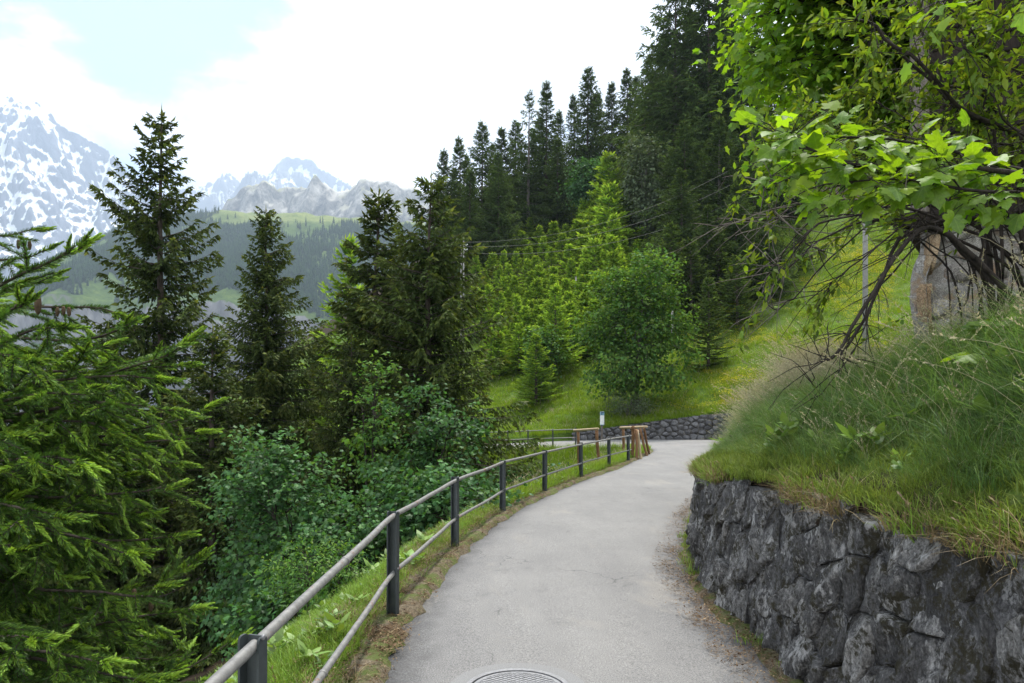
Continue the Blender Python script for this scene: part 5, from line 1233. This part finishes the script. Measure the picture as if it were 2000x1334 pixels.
# the crown high up at the right: leaves seen against the forest
tb = np.array([8.3, 12.6]); to = np.array([tb[0], tb[1], land_z(*tb) - .2])
mt_ = thing('maple_tree', 'bright green maple crown hanging in from the top right before the forest', 'tree', tuple(to))
CR = []
for x, y, Y, r_ in [(1530, 60, 10.6, 1.0), (1510, 190, 10.3, .62), (1580, 300, 10.2, .72), (1660, 120, 11.2, 1.25), (1690, 270, 10.9, 1.0), (1800, 60, 11.6, 1.3), (1820, 250, 11.6, 1.1), (1600, -60, 11, 1.2), (1760, -80, 12, 1.5), (1940, 120, 11.5, 1.3), (1950, 330, 11.3, 1.1), (1560, 345, 10.6, .5)]:
    q = px(x, y, Y) - to; CR.append((*q, r_, r_ * .9, r_ * .9))
broadleaf_state = rng
tr, lb, lf = broadleaf(CR, 1600, 12, .125, 301, 'mid', 1, .13, None, .3, .55)
tr.obj('trunk', M['dark_bark'], mt_, True); lb.obj('limbs', M['dark_bark'], mt_, True)['kind'] = 'stuff'
lfm = lf.obj('foliage', M['leaf_bright'], mt_); lfm['kind'] = 'stuff'
C = np.array(CR); n = 300; cp = rs.choice(9, n, p=np.array([.18, .15, .18, .15, .12, .06, .06, .05, .05])); d = unit(rs.normal(size=(n, 3)) * [1, .6, 1] + [-.9, -.9, 0])
P = C[cp, :3] + to + d * C[cp, 3:] * rs.uniform(.85, 1.15, n)[:, None]; Hd = d * .6 + rs.normal(size=(n, 3)) * .55 + [0, 0, -.5]; Nn = np.array([0, 0, 1.]) + d * .5 + rs.normal(size=(n, 3)) * .35
leaf_objects(mt_, to, 'fine', P, Hd, Nn, .14 * rs.uniform(.7, 1.25, n), np.clip(rs.normal(.66, .2, n), 0, 1), 'leaf_near')

# the near limb with large sunlit leaves
tb = np.array([4.15, 3.75]); to = np.array([tb[0], tb[1], land_z(*tb) - .2])
nm = thing('maple_tree', 'near maple whose large sunlit lobed leaves reach across the right edge', 'tree', tuple(to))
zt = np.linspace(0, 1, 14)[:, None]; Q = catmull(np.array([[0, 0, 0], [.05, .1, 1.2], [-.05, .1, 2.6], [.1, 0, 4.2]]), 14); V, f_ = tube(Q, np.linspace(.09, .03, 14), 9); MB().add(V, f_).obj('trunk', M['dark_bark'], nm, True)
LP, LH, LN, LS, LT = [], [], [], [], []
def leafy_limb(pts, r0, twigs, lsz, nl):
    W = np.array([px(*p_) for p_ in pts]); W = np.vstack([to + Q[np.abs(Q[:, 2] + to[2] - W[0, 2] + .25).argmin()], W]); C_ = catmull(W, 36); m = MB(); V, f_ = tube(C_ - to, np.linspace(r0, .004, 36), 7); m.add(V, f_)
    T = unit(np.gradient(C_, axis=0))
    for k in np.linspace(8, 35, twigs).astype(int):
        for _ in range(2):
            v = unit(T[k] * .7 + rs.normal(size=3) * [.5, .6, .35]); l = rs.uniform(.10, .34); e = C_[k] + v * l + [0, 0, -.02]; V, f_ = tube(np.array([C_[k], (C_[k] + e) / 2 + [0, 0, .015], e]) - to, [.004, .003, .002], 4, False); m.add(V, f_)
            for j in range(nl):
                hd = unit(v * .7 + rs.normal(size=3) * .55 + [0, 0, -.18]); pe = e + hd * rs.uniform(.02, .09) - v * rs.uniform(0, l * .8)
                V, f_ = tube(np.array([e - v * l * .3, pe]) - to, [.0014, .001], 3, False); m.add(V, f_)
                LP.append(pe); LH.append(hd + [0, 0, -.15]); LN.append(np.array([-.15, -.35, 1.0]) + rs.normal(size=3) * .30); LS.append(lsz * rs.uniform(.6, 1.2)); LT.append(rs.normal(.7, .18))
    m.obj('limb', M['dark_bark'], nm, True)
leafy_limb([(1960, 335, 4.0), (1800, 330, 3.9), (1660, 320, 3.8), (1520, 262, 3.75)], .020, 24, .115, 3)
leafy_limb([(1990, 330, 4.2), (1840, 290, 4.2), (1700, 268, 4.1), (1590, 272, 4.05)], .014, 18, .11, 3)
leafy_limb([(2040, 380, 3.9), (1900, 372, 3.9), (1760, 350, 3.8), (1610, 360, 3.75)], .014, 18, .105, 3)
leafy_limb([(2080, -40, 3.4), (1960, -35, 3.4), (1870, -10, 3.35), (1835, 5, 3.3)], .012, 6, .095, 2)
LP, LH, LN, LS, LT = map(np.array, (LP, LH, LN, LS, LT)); kp = rs.permutation(len(LP)); k = kp[:300]; k2 = kp[300:]; m = MB(); leaves(m, leaf_template('fine'), LP[k2] - to, LH[k2], LN[k2], LS[k2], np.clip(LT[k2], .01, 1)); m.obj('foliage', M['leaf_bright'], nm)['kind'] = 'stuff'
leaf_objects(nm, to, 'fine', LP[k], LH[k], LN[k], LS[k], np.clip(LT[k], 0, 1), 'leaf_near')

# ------------------------------------------------------------------ arching many-stemmed shrub before the hut
sb0 = px(2010, 650, 6.4); so = np.array([sb0[0], sb0[1], land_z(sb0[0], sb0[1]) - .1])
sh = thing('shrub', 'many stemmed dark shrub arching left over the bank from the hut wall', 'shrub', tuple(so)); LVs = []
def grow(m, A, v, L, r, lvl, mi, leafp, droop):
    n = max(4, int(L / .10)); Q = [A]; d = unit(v)
    for i in range(n): d = unit(d + rs.normal(size=3) * .09 + np.array([0, 0, -droop])); Q.append(Q[-1] + d * L / n)
    Q = np.array(Q); V, f_ = tube(Q - so, np.linspace(r, r * .35, len(Q)), 4 if lvl else 5, False); m.add(V, f_, 0, mi)
    return Q
stems = []
TG_ = [(1745, 20, 6.6), (1700, 120, 6.3), (1660, 215, 6.6), (1690, 70, 5.6), (1800, 20, 5.8), (1850, -40, 6.2), (1920, -60, 6.6), (1980, -40, 6), (1960, 60, 5.5), (1560, 300, 6.5), (1600, 235, 6.9), (1490, 395, 6.5), (1440, 412, 6.7), (1425, 455, 6.9), (1500, 430, 6.1), (1470, 500, 6.3), (1540, 520, 6.0), (1580, 480, 5.7), (1460, 445, 7.3), (1640, 560, 6.0), (1520, 590, 6.5), (1560, 560, 7.0), (1620, 700, 5.6), (1660, 690, 6.0), (1590, 745, 5.7), (1640, 640, 6.4), (1490, 545, 6.9),
       (1880, 180, 6.2), (1830, 250, 6.8), (1760, 330, 6.2), (1900, 330, 5.7), (1710, 400, 6.4), (1760, 460, 5.9), (1850, 420, 6.8), (1960, 250, 7), (1780, 150, 7.2), (1640, 380, 7.3), (1870, 90, 5.5), (1610, 335, 6.0), (1810, 560, 5.9), (1870, 600, 6.3)]
TG_ = [q for i, q in enumerate(TG_) if not (i % 3 == 0 and 380 < q[1] < 620)]
for i, (x, y, Y) in enumerate(TG_):
    tgt = px(x, y, Y); b = so + np.array([rs.normal() * .30, rs.normal() * .30, 0]); v = tgt - b
    low = y > 540; rise = .35 if low else .55
    Q = catmull(np.array([b, b + [v[0] * .10, v[1] * .2, max(v[2], .3) * .5 + .62], b + v * .55 + [0, 0, .35 + (.95 if low else .60)], tgt + [.12, 0, .10], tgt]), 34)
    Q += np.column_stack([fbm(np.arange(34) * .15, i * 3, 0, 8, 3), fbm(np.arange(34) * .15, i * 5, 0, 9, 3), fbm(np.arange(34) * .15, i * 7, 0, 10, 3)]) * (.04 + .07 * np.linspace(0, 1, 34))[:, None]
    m = MB(); V, f_ = tube(Q - so, np.linspace(rs.choice([.008, .011, .014, .02, .034]) * rs.uniform(.8, 1.2), .004, 34), 6); m.add(V, f_); T = unit(np.gradient(Q, axis=0))
    dead = (x < 1640 and y > 380) or low; mi = 1 if (x < 1560 and 380 < y < 600) else 0
    for k in range(9, 33, 1):
        qx, qy = 1000 + F * Q[k][0] / Q[k][1], HOR - (Q[k][2] - EYE) / Q[k][1] * F
        if qx > 1770 and qy > 450 and rs.random() < .8: continue
        if rs.random() < (.62 if k < 20 else .95):
            v2 = T[k] * rs.uniform(.6, 1.1) + rs.normal(size=3) * [.5, .5, .42]; q2 = grow(m, Q[k], v2, rs.uniform(.18, .62) * (1.25 if dead else 1), .0052, 1, mi, 0, .02 + .04 * low)
            ends_ = [q2]
            for kk in range(2, len(q2) - 1, 2):
                if rs.random() < .6: ends_.append(grow(m, q2[kk], (q2[kk + 1] - q2[kk]) * 8 + rs.normal(size=3) * .5, rs.uniform(.07, .24), .0026, 2, mi, 0, .03))
            pl = .05 if low else (.20 if dead else (.15 if (x > 1730 and y > 300) else .80))
            if rs.random() < pl:
                for q3 in ends_:
                    for a in range(1, len(q3)): LVs.append((q3[a], unit(q3[a] - q3[a - 1])))
    m.obj('stem', [M['dark_bark'], M['dead_twig']], sh, True)
m = MB(); LVs = [q for q in LVs if not ((1000 + F * q[0][0] / q[0][1] > 1770) and (HOR - (q[0][2] - EYE) / q[0][1] * F > 440) and rs.random() < .85)]; P0 = np.array([a for a, b in LVs]); D0 = np.array([b for a, b in LVs]); rep = np.repeat(np.arange(len(P0)), 3); n = len(rep)
Hd = D0[rep] * .7 + rs.normal(size=(n, 3)) * .7 + [0, 0, -.25]; keep = rng; rng = np.random.default_rng(3)
leaves(m, leaf_template('lance'), P0[rep] - so + rs.normal(size=(n, 3)) * .02, Hd, np.array([0, 0, 1.]) + rs.normal(size=(n, 3)) * .4, rs.uniform(.05, .115, n), np.clip(rs.normal(.5, .22, n), .01, 1)); rng = keep
m.obj('foliage', M['leaf_shrub'], sh)['kind'] = 'stuff'

# two leafy saplings standing in the tall grass of the bank
for lab, x, y, Y, n, sd in (('small maple sapling with a few lobed leaves in the tall grass at the right edge', 1945, 812, 4.6, 11, 5), ('lone low maple seedling in the bank grass nearest the wall top', 1935, 872, 4.2, 6, 6)):
    q = px(x, y, Y); g0 = np.array([q[0], q[1], land_z(q[0], q[1]) - .05]); r2 = np.random.default_rng(sd); sap = thing('maple_sapling', lab, 'sapling', tuple(g0)); H = max(q[2] - g0[2], .35); m = MB()
    V, f_ = tube(catmull(np.array([[0, 0, 0], [.03, 0, H * .5], [-.02, .02, H]]), 8), np.linspace(.008, .003, 8), 6); m.add(V, f_); P, Hd, Nn = [], [], []
    for k in range(n):
        a = k * 2.4; d = np.array([math.cos(a), math.sin(a), .25]); st = np.array([0, 0, H * r2.uniform(.6, 1)]); e = st + d * r2.uniform(.06, .16); V, f_ = tube(np.array([st, e]), [.0015, .001], 4, False); m.add(V, f_); P.append(e + g0); Hd.append(d + [0, 0, -.35]); Nn.append(np.array([0, -.2, 1]) + r2.normal(size=3) * .25)
    m.obj('stem', M['dark_bark'], sap, True); leaf_objects(sap, g0, 'fine', np.array(P), np.array(Hd), np.array(Nn), .13 * r2.uniform(.7, 1.2, n), np.clip(r2.normal(.6, .15, n), 0, 1), 'leaf_near', 4)
# ------------------------------------------------------------------ grass, flowers, litter, far wood
def tuft(nb, h0, h1, wd, spread, lean, bend, sd, mats, seeds=0, bias=(0, 0), tints=(.1, .9)):
    r = np.random.default_rng(sd); m = MB(); ns = 4; t = np.linspace(0, 1, ns)
    for k in range(nb):
        h = r.uniform(h0, h1); a = r.uniform(0, 6.28); b = np.array([math.cos(a), math.sin(a)]) * spread * math.sqrt(r.random()); a2 = a + r.normal() * .9
        d = np.array([math.cos(a2), math.sin(a2)]) * lean * r.uniform(.3, 1.3) + np.asarray(bias) * r.uniform(.5, 1.3)
        hor = d[None] * (h * t ** 1.7)[:, None]; z = h * (t - bend * r.uniform(.4, 1.3) * t ** 2.4); s_ = np.array([-math.sin(a2 + r.normal() * .8), math.cos(a2)]); w_ = wd * r.uniform(.7, 1.3) * (1 - t ** 1.5) + .0006
        L_ = np.column_stack([b + hor + s_ * w_[:, None] / 2, z]); R_ = np.column_stack([b + hor - s_ * w_[:, None] / 2, z])
        V = np.stack([L_, R_], 1).reshape(-1, 3); i = np.arange(ns - 1)[:, None] * 2; tv = np.clip(tints[0] + (tints[1] - tints[0]) * r.random(), .001, 1)
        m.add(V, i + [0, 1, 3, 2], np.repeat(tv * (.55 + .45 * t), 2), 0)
    for k in range(seeds):
        h = r.uniform(h1 * .95, h1 * 1.5); a = r.uniform(0, 6.28); d = np.array([math.cos(a), math.sin(a)]) * lean * .9 * r.uniform(.3, 1.2) + np.asarray(bias) * .7; tt = np.linspace(0, 1, 6)
        Q = np.column_stack([d[None] * (h * tt ** 2)[:, None], h * (tt - .16 * tt ** 3)]); V, fs = tube(Q, [.0016, .0015, .0013, .0012, .001, .0008], 3, False); m.add(V, fs, .3, 1)
        e = Q[-1]; T = unit(Q[-1] - Q[-2]); nn = 14; u = r.uniform(-.13, 0, nn); B = e + T * u[:, None]; D = unit(T + r.normal(size=(nn, 3)) * .55); S = unit(np.cross(D, r.normal(size=(nn, 3)))); l = r.uniform(.012, .026, nn)[:, None]
        V = np.stack([B, B + D * l * .5 + S * .004, B + D * l, B + D * l * .5 - S * .004], 1); b4 = np.arange(nn)[:, None] * 4; m.add(V.reshape(-1, 3), np.concatenate([b4 + [0, 1, 2], b4 + [0, 2, 3]]), .3 + .6 * r.random(), 1)
    return m.mesh('grass_tuft', mats)
M['grass_pale'] = foliage('grass_pale', [(0.0, (0.20, 0.235, 0.075)), (0.5, (0.34, 0.36, 0.14)), (1.0, (0.48, 0.46, 0.25))], 0.35, gloss=0.01, var=.3)
LU = [M['grass_lush'], M['seed_head']]
LUSH = source('lush_source', [tuft(34, .26, .62, .0052, .10, .95, .62, 10 + k, LU, 0) for k in range(4)] + [tuft(28, .26, .58, .005, .10, .9, .58, 20 + k, LU, 2) for k in range(3)] + [tuft(14, .22, .42, .006, .09, .6, .35, 25 + k, LU, 5) for k in range(2)])
LAWN = source('lawn_source', [tuft(40, .03, .085, .0034, .085, .55, .3, 30 + k, [M['grass_lawn'], M['seed_head']], 0) for k in range(4)] + [tuft(30, .04, .12, .0034, .085, .6, .3, 36, [M['grass_lawn'], M['grass_lawn']], 0)])
PALE = source('pale_source', [tuft(16, .25, .5, .0045, .10, .6, .35, 90 + k, [M['grass_pale'], M['seed_head']], 9) for k in range(3)])
TURF = source('turf_source', [tuft(40, .03, .09, .0034, .085, .7, .35, 100 + k, [M['grass_turf'], M['seed_head']], 0) for k in range(4)] + [tuft(26, .05, .15, .0034, .085, .8, .4, 106, [M['grass_turf'], M['grass_turf']], 0)])
DRY = source('dry_source', [tuft(24, .05, .17, .0036, .07, 1.1, .6, 40 + k, [M['grass_dry'], M['seed_head']], 0) for k in range(3)] + [tuft(20, .06, .15, .0045, .07, .7, .4, 45 + k, [M['grass_lawn'], M['grass_dry']], 1, (0, 0), (.3, .9)) for k in range(2)])
MEAD = source('meadow_source', [tuft(34, .12, .34, .011, .22, .5, .3, 50 + k, [M['grass_meadow'], M['seed_head']], 0) for k in range(4)] + [tuft(24, .12, .34, .010, .22, .5, .3, 56, [M['grass_meadow'], M['seed_head']], 4)])
r = np.random.default_rng(9)
def rot_for(n, X=None, Y=None, down=.0):
    e = np.zeros((n, 3)); e[:, 2] = r.uniform(0, 6.28, n); e[:, 0] = r.normal(size=n) * .14; e[:, 1] = r.normal(size=n) * .14
    return e
def along(L, N, i0, i1, n, tmin, tmax, sgn, p=1.0, extra=None):
    k = r.uniform(i0, i1, n); a = np.arange(len(L)); t = tmin + (tmax - tmin) * r.random(n) ** p
    x = np.interp(k, a, L[:, 0]); y = np.interp(k, a, L[:, 1]); nx = np.interp(k, a, N[:, 0]); ny = np.interp(k, a, N[:, 1])
    off = t if extra is None else t + extra(k)
    return x + sgn * nx * off, y + sgn * ny * off, t, k
i0, i1 = s_at(1.8, -1.0), s_at(9.6, 30.2); n0, n1 = np.searchsorted(arc, i0), np.searchsorted(arc, i1); nmid = np.searchsorted(arc, s_at(5.4, 17.2))
lean_off = lambda k: .10 * np.interp(k, np.arange(NS), HO_)
TI = unit(np.gradient(IN_, axis=0)); NI = np.column_stack([-TI[:, 1], TI[:, 0]])
def in_hut(x, y):
    q = np.column_stack([x, y]) - HC; return ((q @ HA) > -.05) & ((q @ HB) > -.05)
# tall grass of the bank
X, Y, t, k = along(OU_, ON, n0, nmid, 17000, .22, 6.5, -1, 1.15, lean_off); m_ = ~in_hut(X, Y); X, Y, t = X[m_], Y[m_], t[m_]
X2, Y2, t2, k2 = along(OU_, ON, nmid, n1, 3200, .2, 5.0, -1, 1.2, lean_off); X, Y, t = np.r_[X, X2], np.r_[Y, Y2], np.r_[t, t2]
Z = land(X, Y)[0]; n = len(X); pat = fbm(X * .8, Y * .8, 0, 14, 3)
sc_ = (.48 + .56 * smooth(.25, .9, t)) * r.uniform(.7, 1.25, n) * (1 + .22 * pat)
seedy = smooth(7.5, 10.5, Y) * .6 + .07 + .2 * pat
idx = np.where(r.random(n) < np.clip(seedy, .05, .85), r.integers(4, 9, n), r.integers(0, 4, n))
nearhut = ((np.column_stack([X, Y]) - HC) @ HB > -2.2) & ((np.column_stack([X, Y]) - HC) @ HA > -1.0); sc_ = np.where(nearhut, sc_ * .55, sc_)
sc_ = sc_ * np.interp(X / Y, [.36, .47, .55, .8], [1.0, .9, .74, .9])
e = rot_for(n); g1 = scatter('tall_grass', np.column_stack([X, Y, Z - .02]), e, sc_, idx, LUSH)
X, Y, t, k = along(OU_, ON, n0 + 60, n1 - 30, 3900, .5, 5.0, -1, 1.0, lean_off); m_ = (r.random(len(X)) < smooth(7.5, 10.0, Y + fbm(X, Y, 0, 17, 3))) & ~in_hut(X, Y) & (np.hypot(X - HC[0], Y - HC[1]) > 1.2); X, Y = X[m_], Y[m_]; Z = land(X, Y)[0]; n = len(X)
scatter('seeding_grass', np.column_stack([X, Y, Z - .02]), rot_for(n), r.uniform(.7, 1.3, n), r.integers(0, 3, n), PALE)
def weed(sd, kind, nl, ls):
    q = np.random.default_rng(sd); m = MB(); V0, F0 = leaf_template(kind)
    for k in range(nl):
        a = k * 2.4 + q.normal() * .3; el = q.uniform(.35, 1.1); h = np.array([math.cos(a) * math.cos(el), math.sin(a) * math.cos(el), math.sin(el)]); x = unit(np.cross(h, [0, 0, 1.])); n_ = np.cross(x, h); b = h * q.uniform(.02, .10) + np.array([0, 0, q.uniform(0, .16)]); s_ = ls * q.uniform(.6, 1.25)
        m.add(b + s_ * (V0[:, :1] * x * (1.3 if kind == 'lance' else 1) + V0[:, 1:2] * h + V0[:, 2:] * n_ * 1.5), F0, q.uniform(.2, .9))
    return m.mesh('weed', M['grass_weed'])
M['grass_weed'] = foliage('grass_weed', [(0.0, (0.045, 0.10, 0.022)), (0.5, (0.10, 0.19, 0.04)), (1.0, (0.19, 0.28, 0.06))], 0.35, gloss=.03, var=.3)
WEED = source('weed_source', [weed(110, 'lance', 9, .16), weed(111, 'lance', 12, .11), weed(112, 'mid', 7, .09), weed(113, 'lance', 7, .20)])
X, Y, t, k = along(OU_, ON, n0, nmid, 420, .15, 4.5, -1, 1.3, lean_off); m_ = ~in_hut(X, Y); X, Y = X[m_], Y[m_]; n = len(X)
scatter('weeds', np.column_stack([X, Y, land(X, Y)[0] + .05]), rot_for(n), r.uniform(.35, .8, n), r.integers(0, 4, n), WEED)
X, Y, t, k = along(IN_, NI, 20, 330, 260, .2, 2.2, 1); n = len(X)
scatter('weeds', np.column_stack([X, Y, land(X, Y)[0]]), rot_for(n), r.uniform(.35, .8, n), r.integers(0, 4, n), WEED)
# short turf and dry fringe along the wall top
X, Y, t, k = along(OU_, ON, n0, n1, 7500, -.02, .60, -1, 1.0, lean_off); Z = np.maximum(land(X, Y)[0], np.interp(k, np.arange(NS), HO_) - .02) + fbm(X * 5, Y * 5, 0, 78, 3) * .02 - .01; n = len(X)
scatter('grass', np.column_stack([X, Y, Z]), rot_for(n), r.uniform(.7, 1.35, n), r.integers(0, 5, n), TURF)
X, Y, t, k = along(OU_, ON, n0, nmid, 3600, -.06, .40, -1, 1.0, lean_off); Z = np.interp(k, np.arange(NS), HO_) - .03 + .10 * np.clip(t, 0, 1); n = len(X)
keepm = fbm(X * 1.6, Y * 1.6, 0, 15, 3) > -.15; X, Y, Z = X[keepm], Y[keepm], Z[keepm]; n = len(X); e = rot_for(n); e[:, 1] -= .5 * r.random(n)
scatter('dry_grass', np.column_stack([X, Y, Z]), e, r.uniform(.7, 1.5, n), r.integers(0, 5, n), DRY)
# the inner slope under the railing
X, Y, t, k = along(IN_, NI, 20, 470, 17000, .30, 3.4, 1, 1.25); n = len(X)
tm = 1 - smooth(2.2, 3.6, t + fbm(X * .6, Y * .6, 0, 16, 3) * .7); m_ = (r.random(n) < tm) & ~on_road(X, Y); X, Y = X[m_], Y[m_]; Z = land(X, Y)[0]; n = len(X)
scatter('grass', np.column_stack([X, Y, Z - .01]), rot_for(n), r.uniform(.7, 1.5, n) * (1 + .06 * np.maximum(Y - 8, 0)), r.integers(0, 5, n), LAWN)
X, Y = r.uniform(-3, 6.2, 9000), r.uniform(13, 32, 9000); Z, o_, a_, b_ = land(X, Y); m_ = ~o_ & (a_ < b_) & (a_ > .35); X, Y, Z = X[m_], Y[m_], Z[m_]; n = len(X)
scatter('grass', np.column_stack([X, Y, Z - .02]), rot_for(n), r.uniform(.8, 1.4, n) * .85, r.integers(0, 5, n), MEAD)
# verge tufts and litter
X, Y, t, k = along(IN_, NI, 20, 330, 1500, .10, .60, 1); m_ = fbm(X * 1.3, Y * 1.3, 0, 18, 3) > -.1; X, Y = X[m_], Y[m_]; n = len(X)
scatter('dry_grass', np.column_stack([X, Y, np.zeros(n) + .02]), rot_for(n), r.uniform(.5, 1.15, n), r.integers(0, 5, n), DRY)
def bits(nn, sd):
    q = np.random.default_rng(sd); m = MB(); a = q.uniform(0, 6.28, nn); D = np.column_stack([np.cos(a), np.sin(a), q.normal(size=nn) * .25]); B = np.column_stack([q.normal(size=(nn, 2)) * .06, q.uniform(.003, .012, nn)]); S = np.column_stack([-np.sin(a), np.cos(a), q.normal(size=nn) * .3])
    l = q.choice([.02, .03, .05, .09], nn)[:, None] * q.uniform(.6, 1.3, (nn, 1)); w_ = np.where(l > .05, .0015, q.uniform(.002, .009, (nn, 1))); V = np.stack([B, B + D * l * .5 + S * w_, B + D * l, B + D * l * .5 - S * w_], 1); b = np.arange(nn)[:, None] * 4
    m.add(V.reshape(-1, 3), np.concatenate([b + [0, 1, 2], b + [0, 2, 3]]), np.repeat(q.random(nn), 4)); return m.mesh('litter', M['litter'])
LIT = source('litter_source', [bits(26, 60 + k) for k in range(4)])
X, Y, t, k = along(IN_, NI, 20, 400, 2300, -.05, .55, 1); X2, Y2, t2, k2 = along(OU_, ON, 40, 330, 2000, -.05, .40, 1, 1.9); X, Y = np.r_[X, X2], np.r_[Y, Y2]; n = len(X)
e = np.zeros((n, 3)); e[:, 2] = r.uniform(0, 6.28, n); scatter('litter', np.column_stack([X, Y, np.zeros(n) + np.r_[np.full(len(t), .040), np.full(len(t2), .022)]]), e, r.uniform(.5, 1.1, n), r.integers(0, 4, n), LIT)
# grass on the wall foot and in its joints
X, Y, t, k = along(OU_, ON, 60, 420, 260, -.02, .10, 1); n = len(X); m_ = r.random(n) < smooth(4, 9, Y) * .9 + .12; X, Y = X[m_], Y[m_]; n = len(X)
scatter('grass', np.column_stack([X, Y, np.zeros(n) + .02]), rot_for(n), r.uniform(.6, 1.5, n), r.integers(0, 5, n), LAWN)
# meadow on the slope
n = 54000; X, Y = r.uniform(-14, 58, n), 39.6 + 40 * r.random(n) ** 1.35; Z, o_, a_, b_ = land(X, Y); m_ = ~o_ & (b_ > .1) & (b_ < a_) & (X / Y < .78) & (X / Y > -.18); X, Y, Z = X[m_], Y[m_], Z[m_]; n = len(X)
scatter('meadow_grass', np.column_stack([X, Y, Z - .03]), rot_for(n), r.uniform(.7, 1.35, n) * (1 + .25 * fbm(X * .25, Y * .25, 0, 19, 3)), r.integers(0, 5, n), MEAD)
def flower(sd):
    q = np.random.default_rng(sd); m = MB()
    for k in range(7):
        c = np.array([*(q.normal(size=2) * .16), q.uniform(.22, .40)]); a = np.arange(6) * 1.047 + q.random(); V = np.vstack([c + np.column_stack([np.cos(a), np.sin(a), np.full(6, .35)]) * .022, c]); j = np.arange(6); m.add(V, np.stack([j, (j + 1) % 6, np.full(6, 6)], -1), q.random())
    return m.mesh('flower', M['petal'])
FLW = source('flower_source', [flower(70 + k) for k in range(4)])
n = 30000; X, Y = r.uniform(2, 46, n), 39.8 + 28 * r.random(n) ** 1.3; den = smooth(.17, .34, X / Y) * (.55 + fbm(X * .35, Y * .12 + X * .1, 0, 25, 4) * 1.2); Z, o_, a_, b_ = land(X, Y); m_ = ~o_ & (b_ > .5) & (b_ < a_) & (r.random(n) < den) & (X / Y < .56); X, Y, Z = X[m_], Y[m_], Z[m_]; n = len(X)
scatter('flowers', np.column_stack([X, Y, Z]), rot_for(n), r.uniform(.8, 1.3, n), r.integers(0, 4, n), FLW)
# far wood on the other side of the valley
def far_tree(sd, slim):
    q = np.random.default_rng(sd); m = MB(); nt = 7
    for k in range(nt):
        f = k / nt; z0 = .06 + f * .94; r0 = .15 * slim * (1 - f) ** .8 + .012; a = np.arange(9) * 6.283 / 9 + q.random(); rr = r0 * q.uniform(.6, 1.25, 9)
        V = np.vstack([np.column_stack([np.cos(a) * rr, np.sin(a) * rr, z0 - .05 * q.random(9)]), [[0, 0, z0 + .20]]]); j = np.arange(9); m.add(V, np.stack([j, (j + 1) % 9, np.full(9, 9)], -1), .15 + .6 * f * q.random())
    return m.mesh('far_spruce', M['needle_far'])
M['needle_far'] = foliage('needle_far', [(0.0, (0.016, 0.032, 0.013)), (0.5, (0.036, 0.064, 0.020)), (1.0, (0.095, 0.125, 0.030))], 0.2, gloss=0.0, var=.4)
FT = source('far_spruce_source', [far_tree(80 + k, (1.0, 1.25, .85, 1.5)[k]) for k in range(4)])
ny, nx = VALX.shape; sel = []
n = 60000; j = r.integers(30, 92, n); i = r.integers(40, nx - 2, n); fx = r.random(n); X = VALX[j, i] + (VALX[0, 1] - VALX[0, 0]) * fx; Z = VALZ[j, i] * (1 - fx) + VALZ[j, i + 1] * fx; Y = VALY[j, i]; al = VALA[j, i]
fy = r.random(n); j2 = np.minimum(j + 1, ny - 1); Y = Y + (VALY[j2, i] - Y) * fy; Z = Z + (VALZ[j2, i] - VALZ[j, i]) * fy
cl_ = fbm(X * .006, Y * .004, 0, 55, 4); dens = np.clip(1.25 - 1.6 * al, 0, 1) * np.clip(.75 + 1.1 * cl_, .06, 1); ppx = 1000 + F * X / Y
m_ = (r.random(n) < dens) & (ppx > 30) & (ppx < 1000) & (Y > 1382); X, Y, Z = X[m_], Y[m_], Z[m_]; n = len(X)
e = np.zeros((n, 3)); e[:, 2] = r.uniform(0, 6.28, n); fw = scatter('forest', np.column_stack([X, Y, Z - 2]), e, r.uniform(14, 27, n) * (1 - .25 * (al[m_])), r.integers(0, 4, n), FT)
print('far trees', n, 'needle twigs', len(SP))
